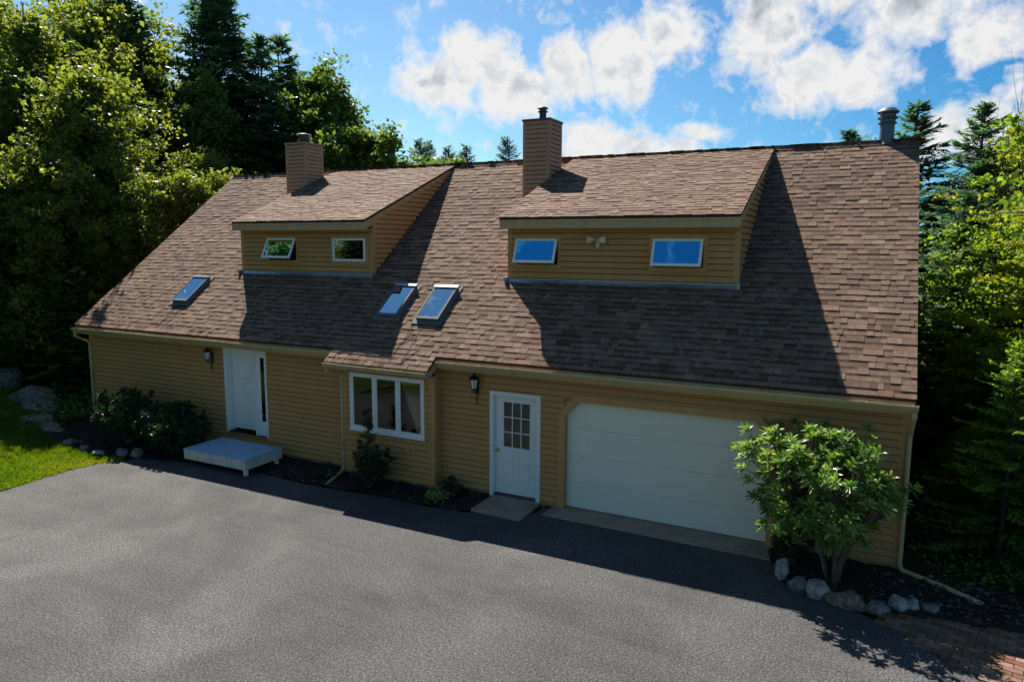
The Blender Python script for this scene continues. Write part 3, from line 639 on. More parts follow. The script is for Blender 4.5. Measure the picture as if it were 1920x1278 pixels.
quads=[(0,1,10,11),(1,2,9,10),(2,3,8,9),(3,4,7,8),(4,5,6,7)]
for q in quads: c.prism([P[i] for i in q],(0,.045,0))
# reveals
c.box(gx0-.03,gx0,.0005,.098,.0,gz-cz_); c.box(gx1,gx1+.03,.0005,.098,.0,gz-cz_)
c.prism([(gx0,.0005,gz-cz_),(gx0+ch,.0005,gz),(gx0+ch-.3,.0005,gz+.02),(gx0-.03,.0005,gz-cz_+.05)],(0,.097,0))
c.prism([(gx1,.0005,gz-cz_),(gx1-ch,.0005,gz),(gx1-ch+.3,.0005,gz+.02),(gx1+.03,.0005,gz-cz_+.05)],(0,.097,0))
c.box(gx0+ch-.3,gx1-ch+.3,.0005,.098,gz,gz+.02+.002)
c.build('door_casing',M_trim,gd)
# ---- lanterns
def lantern(x,z,label):
    """carriage lantern on the wall: plate, scroll, cage, roof, tail"""
    l=MB(); y=-.02; l.box(x-.035,x+.035,y-.015,y,z-.10,z+.16)
    l.tube([(x,y-.01,z-.02),(x,y-.07,z-.11),(x,y-.13,z-.09),(x,y-.15,z-.02)],[.010,.011,.011,.014],8)
    l.lathe((x,y-.15,z-.03),[(.012,-.03),(.03,-.015),(.055,0),(.06,.015)],12)
    for i in range(6):
        a=i*PI/3; l.tube([(x+.055*math.cos(a),y-.15+.055*math.sin(a),z-.02),(x+.085*math.cos(a),y-.15+.085*math.sin(a),z+.17)],.006,5)
    l.lathe((x,y-.15,z+.17),[(.098,0),(.105,.01),(.07,.055),(.035,.075),(.03,.09),(.012,.10),(.018,.115),(.004,.135)],12)
    l.tube([(x,y-.02,z-.08),(x+.01,y-.05,z-.2),(x,y-.04,z-.30),(x,y-.03,z-.38)],[.012,.014,.010,.003],7)
    l.tube([(x-.07,y-.1,z-.08),(x-.05,y-.06,z-.13),(x,y-.04,z-.12),(x+.05,y-.06,z-.13),(x+.07,y-.1,z-.08)],.007,6)
    o=l.build('wall_lantern',M_black,house); o['label']=label
    g=MB(); g.lathe((x,y-.15,z-.01),[(.045,0),(.074,.175)],6); g.build('lamp_glass',M_lamp,o)
    return o
lantern(-1.88,2.19,'black lantern beside the nine-light door'); lantern(-9.36,2.19,'black lantern left of the front door')
# conduit by the bay and a faucet
p=MB(); p.tube([(-3.38,BY-.03,.35),(-3.38,BY-.03,.78)],.017,8); p.box(-3.42,-3.34,BY-.06,BY-.018,.70,.80); p.build('conduit',M_trim,house)
# ------------------------------------------------------------------ ground, drive, beds
def sheet(name,poly,z,mat,kind='structure',sub=0,amp=0,seed=0):
    me=bpy.data.meshes.new(name); me.from_pydata([(x,y,0) for x,y in poly],[],[tuple(range(len(poly)))]); me.materials.append(mat)
    o=bpy.data.objects.new(name,me); col.objects.link(o); o.location.z=z; o['kind']=kind; return o
def grid(name,x0,x1,y0,y1,st,mat,zf,inside=None):
    nx=int((x1-x0)/st);ny=int((y1-y0)/st);vs=[];fs=[];idx={}
    for j in range(ny+1):
        for i in range(nx+1):
            x=x0+i*st;y=y0+j*st; vs.append((x,y,zf(x,y)))
    for j in range(ny):
        for i in range(nx):
            if inside is None or inside(x0+(i+.5)*st,y0+(j+.5)*st): a=j*(nx+1)+i; fs.append((a,a+1,a+nx+2,a+nx+1))
    me=bpy.data.meshes.new(name); me.from_pydata(vs,[],fs); me.materials.append(mat); me.polygons.foreach_set('use_smooth',[True]*len(fs)); me.update()
    o=bpy.data.objects.new(name,me); col.objects.link(o); o['kind']='structure'; return o
def nz3(x,y,s=1,o=0): return noise.noise(Vector((x*s+o,y*s+o*1.7,o)))
sheet('ground',[(-900,-900),(900,-900),(900,900),(-900,900)],-.06,M_forest)
AS=[(-10.45,-4.43),(-10.52,-3.6),(-10.62,-2.9),(-10.42,-2.2),(-10.1,-1.72),(-9.2,-1.42),(-8.4,-1.25),(-7.05,-1.1),(-5.8,-1.2),(-4.8,-1.2),(-3.4,-1.05),(-2.4,-1.12),(-1.55,-1.02),(-1.5,-.9),(-.45,-.9),(-.4,.0),(-.26,.02),(-.26,-.5),(3.76,-.5),(3.95,-.7),(3.98,-1.1),(4.25,-1.48),(4.6,-1.56),(5.1,-1.72),(5.45,-1.95),(5.75,-2.25),(6.1,-2.52),(6.5,-2.78),(7.3,-3.4),(8.6,-4.6),(9.6,-6.5),(10,-9.5),(30,-14),(30,-17),(-2,-10.2),(-7,-8.6),(-10.4,-7)]
def refine(poly,st,amp):
    out=[]
    for (a,b),(c_,d_) in zip(poly,poly[1:]+poly[:1]):
        L=math.hypot(c_-a,d_-b); n=max(1,int(L/st))
        for i in range(n):
            t=i/n; x=a+(c_-a)*t; y=b+(d_-b)*t; out.append((x+amp*nz3(x,y,3.1,4),y+amp*nz3(x,y,3.3,9)))
    return out
sheet('driveway',refine(AS,.12,.05),-.002,M_asph)
M_edge=ground_mat('sandy_edge',[(.3,(.09,.07,.05)),(.6,(.17,.14,.10)),(.8,(.25,.21,.16))],4,.8,.95,60)
def inside_poly(x,y,P):
    c=False;j=len(P)-1
    for i in range(len(P)):
        if ((P[i][1]>y)!=(P[j][1]>y)) and x<(P[j][0]-P[i][0])*(y-P[i][1])/(P[j][1]-P[i][1]+1e-12)+P[i][0]: c=not c
        j=i
    return c
LAWN=[(-26,-9),(-26,1.6),(-19,1.2),(-16.2,-.1),(-14.6,-1.3),(-13.3,-1.75),(-12.2,-1.9),(-11.3,-2.0),(-10.3,-1.8),(-10.55,-2.9),(-10.44,-4.6),(-10.3,-7.2),(-10,-9)]
lz=lambda x,y:.012+.03*max(0,min(1,(-10.6-x)/1.5))+.09*max(0,(-13-x))*.3*(1 if x>-26 else 1)+.03*nz3(x,y,.6,2)
grid('lawn',-26,-9.9,-9,1.8,.25,M_lawn,lambda x,y:lz(x,y)-.03,lambda x,y:inside_poly(x,y,LAWN))
sheet('lawn',[(-60,-60),(60,-60),(60,-16),(30,-17),(-2,-10.4),(-7,-8.8),(-10.2,-9.1),(-26,-9.1),(-60,-9)],-.03,M_lawn)
bedz=lambda x,y:.02+.05*nz3(x,y,3,7)+.03*nz3(x,y,9,1)
grid('garden_bed',-14.6,-.5,-1.9,.02,.08,M_mulch,lambda x,y:bedz(x,y),lambda x,y:(x<-1.5) and not inside_poly(x,y,AS) and not (x<-10.2 and inside_poly(x,y,LAWN)))
grid('garden_bed',3.72,7.3,-1.9,.02,.08,M_mulch,lambda x,y:bedz(x,y)+.05*math.exp(-((x-4.9)**2+(y+.8)**2)/.6),lambda x,y: y>-1.62+.12*(x-4.6)*(x>4.6) and not inside_poly(x,y,AS) and x<7.2)
cp=MB(); cp.prism([(-1.52,-.02,-.03),(-.49,-.02,-.03),(-.46,-.98,-.03),(-1.53,-.93,-.03)],(0,0,.075)); o=cp.build('pavement',M_conc,bevel=.012); o['kind']='structure'
cp=MB(); cp.prism([(-.24,-.021,-.03),(-.1,.15,-.03),(3.76,.15,-.03),(3.78,-.56,-.03),(-.25,-.50,-.03)],(0,0,.05)); o=cp.build('pavement',M_conc,bevel=.012); o['kind']='structure'
# brick path
br=MB(); a0=R_(-12); ca,sa=math.cos(a0),math.sin(a0)
for j in range(-12,22):
    for i in range(-6,24):
        u=i*.205+(j%2)*.1; v=j*.103; x=5.2+u*ca-v*sa; y=-3.2+u*sa+v*ca
        if inside_poly(x,y,AS) or y>-1.5+.18*(x-5.3)-(0 if x>5.3 else 1) or x<5.0 or (x-6.8)*.8+(-y-2.3)>.55+.25*nz3(x,y,2) or x>9: continue
        z=-.012+.008*rng.random(); c0=Vector((x,y,z))
        br.obox(c0,(ca*.098,sa*.098,rng.uniform(-.002,.002)),(-sa*.047,ca*.047,0),(0,0,.02),0,rng.random())
o=br.build('path',M_brick); o['kind']='structure'
sheet('path_bedding',refine([(5.2,-1.95),(6.0,-1.5),(8.5,-1.2),(10,-1.4),(10.5,-3.5),(9.3,-5.2),(8.7,-4.6),(7.3,-3.35),(6.1,-2.45),(5.5,-1.98)],.15,.06),-.012,M_edge)
# ------------------------------------------------------------------ step platform
pf=empty('porch_step',(-7.76,-1.0,0),'low pale blue wooden step platform below the white front door','step')
x0,x1,y0,y1,zt=-8.72,-6.80,-1.47,-.40,.37
b=MB(); n=8
for i in range(n):
    ya=y0+(y1-y0)*i/n; b.box(x0-.015,x1+.015,ya+.002,ya+(y1-y0)/n-.003,zt-.03,zt-rng.uniform(0,.002))
o=b.build('deck_boards',M_step,pf); o.location=-pf.location
b=MB(); b.box(x0,x1,y0,y0+.035,zt-.235,zt-.031); b.box(x0,x1,y1-.035,y1,zt-.235,zt-.031); b.box(x0,x0+.035,y0+.035,y1-.035,zt-.235,zt-.031); b.box(x1-.035,x1,y0+.035,y1-.035,zt-.235,zt-.031); 
o=b.build('skirt_frame',paint('cream_step_paint',(.62,.60,.48),.5,.1,.3,dirt=.5),pf,bevel=.004); o.location=-pf.location
for X,Ys in ((x0+.5,(y1-.35,y1-.1)),(x1-.07,(y0+.07,y1-.12))):
    for Yy in Ys:
        b=MB(); b.box(X-.045,X+.045,Yy-.045,Yy+.045,.03,zt-.151) if False else b.box(X-.035,X+.034,Yy-.034,Yy+.045,-.01,zt-.031)
        o=b.build('leg',M_white,pf); o.location=-pf.location
# ------------------------------------------------------------------ rocks
def rock(name,x,y,z,sx,sy,sz,seed,mat,label,cat='rock',group=None,rz=0,flat=.0):
    import bmesh
    bm=bmesh.new(); bmesh.ops.create_icosphere(bm,subdivisions=4,radius=1)
    rr=random.Random(seed); pl=[]
    for i in range(11):
        d=Vector((rr.gauss(0,1),rr.gauss(0,1),rr.gauss(0,.8))).normalized(); pl.append((d,rr.uniform(.62,.92)))
    for v in bm.verts:
        p=v.co.copy()
        for d,k in pl:
            t=p.dot(d)-k
            if t>0: p-=d*t*.85
        q=p+Vector((seed*3.1,seed*1.7,0)); p*=1+.16*noise.noise(q*1.6)+.06*noise.noise(q*5)+.02*noise.noise(q*13)
        v.co=Vector((p.x*sx,p.y*sy,p.z*sz))
    me=bpy.data.meshes.new(name); bm.to_mesh(me); bm.free(); me.materials.append(mat); me.polygons.foreach_set('use_smooth',[True]*len(me.polygons))
    o=bpy.data.objects.new(name,me); col.objects.link(o); o.location=(x,y,z); o.rotation_euler.z=rz
    return tag(o,label,cat,group)
G='rocks edging the bed under the rhododendron'
M_rockw=ground_mat('pale_rock',[(.3,(.16,.16,.145)),(.5,(.30,.30,.27)),(.7,(.46,.45,.41))],3.5,.8,.8,12)
for a in [(4.02,-1.06,.10,.11,.16,.20,3,M_rockw,'narrow upright pale rock next to the garage apron'),
 (4.27,-1.40,.07,.16,.14,.15,4,M_rock,'round grey rock second from the apron'),
 (4.56,-1.46,.09,.21,.17,.17,5,M_rockw,'large blocky bluish white rock at the bed edge'),
 (4.93,-1.58,.07,.29,.17,.15,6,M_rockb,'widest flat brown rock with a sunlit top edge'),
 (5.31,-1.55,.05,.19,.13,.10,7,M_rock,'low greenish grey rock right of the flat brown one'),
 (5.57,-1.36,.08,.13,.12,.14,8,M_rockw,'egg-shaped pale rock near the brick path'),
 (5.74,-1.28,.06,.09,.09,.11,9,M_rockw,'smallest pale rock beside the egg-shaped one'),
 (5.97,-1.20,.04,.14,.10,.08,10,M_rock,'flat dark grey rock at the right end of the row')]:
    rock('border_rock',*a[:8],a[8],'rock',G)
G='rocks edging the left shrub bed'
for a in [(-10.15,-1.62,.07,.16,.14,.14,13,M_rockb,'brown rock nearest the driveway below the shrubs'),
 (-10.55,-1.72,.07,.17,.13,.12,14,M_rock,'grey rock between the brown rock and the blue-white slab'),
 (-11.15,-1.92,.03,.20,.12,.08,15,M_rockw,'flat bluish white slab at the lawn edge'),
 (-11.75,-1.86,.05,.15,.13,.10,16,M_rock,'dull rounded rock left of the flat white slab'),
 (-12.5,-1.75,.06,.2,.15,.12,17,M_rock,'dark rock at the left end of the shrub bed')]:
    rock('border_rock',*a[:8],a[8],'rock',G)
for a in [(-15.6,-.7,.06,.7,.4,.20,21,M_rockb,'low grey ledge rock bedded in the lawn by the shrubs'),(-16.8,-.0,.12,.75,.45,.32,22,M_rock,'tallest grey ledge rock behind the lawn'),(-14.4,-1.1,.05,.5,.25,.16,23,M_rockb,'long brownish ledge rock closest to the shrubs'),
 (-20.6,1.1,.4,.7,.5,.45,24,M_rock,'rounded boulder at the far left edge of the lawn'),(-17.9,.4,.3,.9,.5,.35,25,M_rock,'grey ledge rock left of the tallest one')]:
    rock('ledge_rock',*a[:8],a[8],'rock','ledge rocks behind the lawn')
# scattered pebbles and litter in the beds
def scatter_mesh(name,n,fn,mat,kind='stuff',label=None):
    vs=[];fs=[];rn=[];r=np.random.RandomState(3)
    ico=[(0,0,1),(.9,0,.2),(.28,.85,.2),(-.72,.53,.2),(-.72,-.53,.2),(.28,-.85,.2),(0,0,-.3)]
    fc=[(0,1,2),(0,2,3),(0,3,4),(0,4,5),(0,5,1),(6,2,1),(6,3,2),(6,4,3),(6,5,4),(6,1,5)]
    mb=MB()
    for i in range(n):
        q=fn(r)
        if q is None: continue
        x,y,z,s=q; R=Matrix.Rotation(r.rand()*6.28,3,'Z')
        sx,sy,sz=s*r.uniform(.7,1.4),s*r.uniform(.7,1.2),s*r.uniform(.4,.9)
        mb.add([R@Vector((a*sx*r.uniform(.8,1.2),b*sy*r.uniform(.8,1.2),c_*sz))+Vector((x,y,z)) for a,b,c_ in ico],fc,0,r.rand())
    o=mb.build(name,mat); return tag(o,label,None,None,kind)
def inbed(r):
    x=r.uniform(-13.8,-1.6); y=r.uniform(-1.25,-.06)
    if inside_poly(x,y,AS) : return None
    return x,y,bedz(x,y),r.choice([.012,.02,.03,.05],p=[.5,.3,.15,.05])
o=scatter_mesh('gravel',1100,inbed,M_gravel); tag(o,'small stones strewn over the mulch bed along the wall','stones')
def inbed2(r):
    x=r.uniform(3.9,7.1); y=r.uniform(-1.55,-.05)
    if inside_poly(x,y,AS) or y<-1.5+.12*max(0,x-4.6): return None
    return x,y,bedz(x,y)+.02,r.choice([.015,.025,.04,.06],p=[.5,.3,.15,.05])
o=scatter_mesh('gravel',1100,inbed2,M_gravel); tag(o,'grey stones and litter in the bed by the house corner','stones')
# ------------------------------------------------------------------ foliage builders (numpy)
def rotframe(n,rs,up=.6,spread=1.):
    """n random leaf frames: returns (a,b) axes with normals biased upwards"""
    N=rs.normal(size=(n,3))*spread; N[:,2]=np.abs(N[:,2])*.6+up; N/=np.linalg.norm(N,axis=1)[:,None]
    t=rs.normal(size=(n,3)); a=np.cross(N,t); a/=np.linalg.norm(a,axis=1)[:,None]; b=np.cross(N,a); return a,b,N
def leaves_mesh(name,C,size,rs,mat,aspect=.62,up=.6,spread=1.,rnd=None,axis=None,mixr=.35):
    n=len(C); a,b,N=rotframe(n,rs,up,spread)
    if axis is not None:
        a=axis+rs.normal(size=(n,3))*.25; a/=np.linalg.norm(a,axis=1)[:,None]; b=np.cross(N,a); b/=np.linalg.norm(b,axis=1)[:,None]
    s=(size*rs.uniform(.45,1.35,n))[:,None]; w=s*aspect
    V=np.empty((n,4,3)); V[:,0]=C-a*s*.5; V[:,1]=C+b*w*.5-N*s*.08; V[:,2]=C+a*s*.5-N*s*.12; V[:,3]=C-b*w*.5-N*s*.08
    F=np.arange(n*4).reshape(n,4)
    r=rs.rand(n) if rnd is None else np.clip(rnd*(1-mixr)+rs.rand(n)*mixr,0,1)
    return np_mesh(name,V.reshape(-1,3),F,r,mat)
def broadleaf(seed,H,hb,R,nl,sub,lpc,lsize,mat,name,flat=.6,irregular=.35,crad=.75,up=.6,trunks=1,spire=0,tr=.16,rise=(.25,.95)):
    """deciduous tree: tapered trunk, forking limbs, leaf clumps. returns (crown mesh, wood mesh)"""
    rr=random.Random(seed); rs=np.random.RandomState(seed); wood=MB(); C=[];RN=[]
    for tk in range(trunks):
        lean=Vector((rr.uniform(-.06,.06),rr.uniform(-.06,.06),1))*1.0
        off=Vector((rr.uniform(-.5,.5),rr.uniform(-.5,.5),0))*(1 if trunks>1 else 0)
        if trunks>1: lean=Vector((off.x*.35,off.y*.35,1))
        P=[off+Vector((lean.x*H*t+.25*math.sin(t*5+seed)*t,lean.y*H*t+.2*math.cos(t*4+seed)*t,H*.94*t)) for t in [i/9 for i in range(10)]]
        wood.tube(P,[tr*(1-.88*i/9)+(.09*tr/.16 if i==0 else 0) for i in range(10)],9)
        def at(t):
            q=t*9;i=min(8,int(q));return P[i].lerp(P[i+1],q-i)
        for i in range(nl):
            t=hb/H+(1-hb/H)*((i+rr.random())/nl); t=min(.99,t)
            u=(t-hb/H)/(1-hb/H); prof=math.sin(PI*min(1,(.16+u*.82)))**.7
            L=R*prof*rr.uniform(1-irregular,1+irregular*.6); ang=i*2.39996+rr.uniform(-.5,.5)
            el=rise[0]+(rise[1]-rise[0])*u+rr.uniform(-.15,.15)
            if spire and rr.random()<.3*u: el=1.25; L*=.9
            d=Vector((math.cos(ang)*math.cos(el),math.sin(ang)*math.cos(el),math.sin(el))); s=at(t*.92)
            pts=[s+d*L*k+Vector((0,0,.12*L*k*k-.10*L*(k**3))) for k in (0,.35,.7,1)]
            wood.tube(pts,[tr*.38*(1-t*.6),tr*.25*(1-t*.6),tr*.14*(1-t*.6),tr*.04],5,cap=False)
            for j in range(sub):
                k=.28+.72*((j+rr.random())/sub); base=pts[0].lerp(pts[1],k/.35) if k<.35 else (pts[1].lerp(pts[2],(k-.35)/.35) if k<.7 else pts[2].lerp(pts[3],(k-.7)/.3))
                sd=Vector((rr.gauss(0,1),rr.gauss(0,1),rr.gauss(.25,.6))).normalized()*L*.26*rr.uniform(.4,1.2)*(1.15-k*.5)
                e=base+sd
                if rr.random()<.6: wood.tube([base,base+sd*.5,e],[tr*.09,tr*.06,tr*.02],4,cap=False)
                n=int(lpc*rr.uniform(.5,1.4)); cr=crad*rr.choice((.45,.7,.9,1.25))*rr.uniform(.85,1.15)
                g=rs.normal(size=(n,3)); g/=np.linalg.norm(g,axis=1)[:,None]; g*=(rs.rand(n)**.45)[:,None]*cr; g[:,2]*=flat
                g[:,:2]+=np.outer(rs.rand(n)**1.5*cr*.7,np.array([d.x,d.y]))*rr.uniform(0,.8)
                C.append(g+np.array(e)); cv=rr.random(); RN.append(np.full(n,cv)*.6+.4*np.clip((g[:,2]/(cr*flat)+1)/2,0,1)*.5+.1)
    C=np.vstack(C); RN=np.concatenate(RN)
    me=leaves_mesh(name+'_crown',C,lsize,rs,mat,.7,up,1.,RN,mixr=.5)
    return me,wood
def conifer(seed,H,hb,R,mat,name,dens=1.,droop=.35,tr=.16,twl=.30,gap=.32,ragged=.3,width=.22,upn=1.2):
    rr=random.Random(seed); rs=np.random.RandomState(seed); wood=MB()
    P=[Vector((.12*math.sin(t*3+seed)*t,.1*math.cos(t*2.5)*t,H*t)) for t in [i/10 for i in range(11)]]
    wood.tube(P,[tr*(1-.94*i/10) for i in range(11)],8)
    C=[];A=[];RN=[]; z=hb
    while z<H*.985:
        t=(z-hb)/(H-hb); nb=rr.randint(4,6)
        for b in range(nb):
            ang=rr.uniform(0,2*PI); L=R*((1-t)**.72)*rr.uniform(1-ragged,1.12)+.12
            el=.15+.75*t*t-.1; d=Vector((math.cos(ang)*math.cos(el),math.sin(ang)*math.cos(el),math.sin(el))); s=Vector((0,0,z+rr.uniform(-.1,.1)))
            q=lambda k:s+d*L*k+Vector((0,0,-droop*L*k*k+.18*L*k**4))
            wood.tube([q(0),q(.4),q(.75),q(1)],[.035*(1-t)+.008,.022*(1-t)+.006,.012,.004],4,cap=False)
            side=Vector((-math.sin(ang),math.cos(ang),0)); n=max(3,int(L/ .085*dens)); cv=rr.random()
            for k in range(n):
                kk=.12+.88*(k+rr.random())/n; base=q(kk)
                sl=twl*(1.15-kk*.75)*rr.uniform(.6,1.2)*min(1.4,.5+L*.5)
                for sg in (-1,1):
                    ax=(side*sg*rr.uniform(.7,1)+d*rr.uniform(.3,.8)+Vector((0,0,rr.uniform(-.35,.1)))).normalized()
                    for h in ((.35,.8) if sl>.2 else (.5,)):
                        C.append(base+ax*sl*h); A.append(ax); RN.append(cv*.7+.3*kk)
            for k in range(2): C.append(q(1)-d*.05*k); A.append(d); RN.append(.9)
        z+=gap*rr.uniform(.7,1.3)*(1-.55*t)
    for k in range(14): C.append(Vector((0,0,H-.05*k))); A.append(Vector((rr.gauss(0,.3),rr.gauss(0,.3),1)).normalized()); RN.append(.7)
    C=np.array([tuple(c) for c in C]);A=np.array([tuple(a) for a in A]);RN=np.array(RN)
    me=leaves_mesh(name+'_crown',C,twl*.85,rs,mat,width,upn,.55,RN,axis=A,mixr=.4)
    return me,wood
PROTO={}
def proto(key,me,wood,wmat=M_bark):
    wm=wood.build(key+'_wood',wmat); w=wm.data; bpy.data.objects.remove(wm); PROTO[key]=(me,w)
def plant(key,name,loc,label,cat,group=None,sc=1.,rz=0,parts=('crown','trunk'),sxy=1.):
    e=empty(name,loc,label,cat,group,rz); e.scale=(sc*sxy,sc*sxy,sc)
    for nm,me in zip(parts,PROTO[key]):
        o=bpy.data.objects.new(nm,me); col.objects.link(o); o.parent=e
    return e
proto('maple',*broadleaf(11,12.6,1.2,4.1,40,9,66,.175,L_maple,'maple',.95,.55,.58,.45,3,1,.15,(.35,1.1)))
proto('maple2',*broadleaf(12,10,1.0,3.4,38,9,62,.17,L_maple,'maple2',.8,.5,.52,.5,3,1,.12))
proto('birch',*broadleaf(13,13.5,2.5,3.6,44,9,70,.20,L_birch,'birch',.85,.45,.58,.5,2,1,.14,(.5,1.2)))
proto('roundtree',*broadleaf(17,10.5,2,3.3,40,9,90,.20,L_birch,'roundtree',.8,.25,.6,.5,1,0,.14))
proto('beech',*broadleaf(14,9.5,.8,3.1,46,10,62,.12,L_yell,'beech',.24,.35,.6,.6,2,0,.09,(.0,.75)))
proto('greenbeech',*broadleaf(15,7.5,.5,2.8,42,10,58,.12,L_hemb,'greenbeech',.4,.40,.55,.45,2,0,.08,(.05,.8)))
proto('spruce',*conifer(21,15,.8,3.4,L_conif,'spruce',1.0,.42,.2,.40,.30,.5,.24))
proto('darkhemlock',*conifer(25,11,.6,3.3,L_conif,'darkhemlock',1.1,.30,.15,.34,.34,.6,.28))
proto('fir',*conifer(22,10,.6,2.1,L_conif,'fir',1.1,.18,.13,.30,.30,.25))
proto('hemlock',*conifer(23,8.5,.5,2.9,L_hem,'hemlock',.9,.30,.11,.28,.42,.5,.36,.55))
# ---- the wood on the left
GL='leafy trees at the left of the house'
for k,x,y,sc,rz,l in [('maple',-22.6,4.2,.93,.4,'tall leafy maple filling the left edge with sunlit yellow-green leaves'),
 ('maple',-20.4,8.4,.74,2.1,'broad maple right behind the left gable reaching above the roof edge'),
 ('maple2',-17.6,6.6,.78,1.0,'bushy young maple whose yellow-green tips touch the left roof slope'),
 ('maple2',-18.3,3.2,.62,4.0,'low shaded maple beside the left corner of the house'),
 ('maple',-27.3,8,1.2,3.3,'tall maple standing behind the front one at the upper left'),
 ('maple',-31.5,9.5,1.45,1.3,'tallest leafy tree filling the upper left corner'),
 ('maple',-28.2,12.5,1.30,2.9,'tall leafy tree just left of the dark spruces'),
 ('birch',-23.6,11.5,1.0,.7,'slim tree rising between the maple and the dark spruces'),
 ('maple',-26.5,-.5,.95,5.3,'shady maple at the far left behind the lawn'),
 ('maple2',-21.8,1.6,.85,2.7,'bushy maple hanging over the far left end of the lawn'),
 ('maple2',-19.8,3.4,.84,5.2,'full bushy maple casting shade over the lawn')]:
    plant(k,'maple_tree' if k!='birch' else 'birch_tree',(x,y,0),l,'tree',GL,sc,rz)
GS='dark spruces at the upper left'
for x,y,sc,rz,w,l in [(-25.6,15,1.26,.3,1.15,'tallest dark spruce cut by the top of the picture'),(-23.4,15.5,1.05,2.2,1.25,'dark blue-green spruce right of the tallest one'),(-21.9,14.6,.80,1.2,1.3,'lowest dark spruce rising over the roof left of the chimney'),
 (-28.5,12,1.2,4.2,1.2,'dark spruce hidden among the maples'),(-24.8,18.5,1.12,5.0,1.3,'dark spruce filling in behind the other spruces'),(-27.4,16.5,1.35,.9,1.3,'dark spruce behind the left of the tallest one')]:
    k='spruce' if sc in (1.26,1.35) else 'darkhemlock'
    plant(k,'spruce_tree',(x,y,0),l,'tree',GS,sc*(1.33 if k!='spruce' else 1),rz,sxy=w)
plant('birch','birch_tree',(-20.6,16.5,0),'spiky-topped leafy tree behind the left chimney','tree',None,1.10,.9,sxy=1.15)
plant('roundtree','broadleaf_tree',(-17.6,16.0,0),'rounded leafy tree between the chimney and the dormer peak','tree',None,1.06,.4,sxy=1.15)
plant('birch','broadleaf_tree',(-18.9,18.0,0),'leafy tree filling in right of the spiky-topped one','tree',None,.92,2.2,sxy=1.2)
plant('maple2','maple_tree',(-19.6,12.4,0),'yellowish low tree behind the left end of the ridge','tree',None,.85,2.4)
# row of little conifers over the ridge
GC='small conifers above the ridge between the chimneys'
for x,y,s,l in ((-23.5,30,1.22,'leftmost small conifer over the ridge'),(-25.2,33.5,1.26,'small conifer second in the row over the ridge'),(-23.7,34,1.22,'small conifer third in the row over the ridge'),(-21.6,33,1.20,'small conifer fourth in the row over the ridge'),(-16.7,30,1.19,'lone small conifer just left of the tall chimney')):
    plant('fir','conifer_tree',(x,y,0),l,'tree',GC,s,x,sxy=1.35)
for x,y,s,l in ((-19.6,26,1.0,'low leafy crown peeping over the ridge by the dormer peak'),(-25.5,27,1.08,'leafy crown between the rounded tree and the small conifers'),(-22.3,28,1.05,'low leafy crown under the leftmost small conifer'),(-20.8,29,1.06,'low leafy crown under the fourth small conifer')):
    plant('roundtree','broadleaf_tree',(x,y,0),l,'tree','low crowns over the ridge',s,x)
# ---- trees on the right
for k,x,y,sc,rz,w,l in [('darkhemlock',4.0,14.5,.80,.5,1.2,'feathery conifer behind the ridge left of the vent pipe'),('darkhemlock',5.9,14.5,.87,2.5,1.3,'drooping conifer behind the ridge right of the vent pipe'),('darkhemlock',7.3,11.2,.80,1.5,1.3,'tall dark conifer beside the right end of the roof'),('darkhemlock',6.9,8.6,.58,4.1,1.1,'shorter dark conifer close to the right gable'),('birch',5.1,17.0,.66,3.0,1.2,'leafy crown showing behind the vent pipe'),('birch',8.6,10.5,.60,4.0,1.3,'leafy tree between the dark conifer and the beech')]:
    plant(k,'conifer_tree' if k!='birch' else 'broadleaf_tree',(x,y,0),l,'tree','trees behind the right end of the ridge',sc,rz,sxy=w)
GR='broadleaf trees at the right edge'
for k,x,y,sc,rz,l in [('beech',9.0,7.4,.90,.3,'yellowing beech with layered branches at the upper right'),('beech',9.1,4.4,.66,2.0,'yellow-green beech whose low layers reach toward the roof corner'),
 ('greenbeech',9.9,2.4,.60,1.3,'bright green leafy tree in the middle of the right edge'),('greenbeech',7.2,3.4,.31,.2,'low bright leafy tree just past the garage corner'),('greenbeech',8.6,.9,.36,3.9,'low bright leafy tree beside the right edge of the picture'),('greenbeech',7.2,5.4,.46,2.2,'bright leafy tree rising beside the lower roof edge'),
 ('greenbeech',8.2,7.6,.80,3.3,'green leafy tree close behind the right gable'),('greenbeech',11.0,8.6,1.25,5.1,'tall green leafy tree behind the yellowing beech'),('beech',10.6,5.0,.86,4.4,'tall yellow-green beech cut by the right edge of the picture'),('greenbeech',8.5,2.6,.44,1.9,'rounded bright leafy tree in front of the shaded hemlock')]:
    plant(k,'beech_tree',(x,y,0),l,'tree',GR,sc,rz)
GH='hemlocks at the lower right'
for x,y,sc,rz,l in [(7.6,1.4,.42,.4,'hemlock with sunlit fans of needles beside the garage corner'),(9.8,.7,.42,2.6,'hemlock cut by the right edge of the picture'),(9.2,5.9,.55,4.6,'shaded hemlock in the gap behind the garage corner'),(7.9,.5,.22,1.6,'smallest hemlock by the end of the downspout'),(7.0,.9,.43,2.9,'slender hemlock standing closest to the downspout corner'),(8.4,.9,.49,.9,'tallest sunlit hemlock in the lower right group')]:
    plant('hemlock','hemlock_tree',(x,y,0),l,'tree',GH,sc,rz)
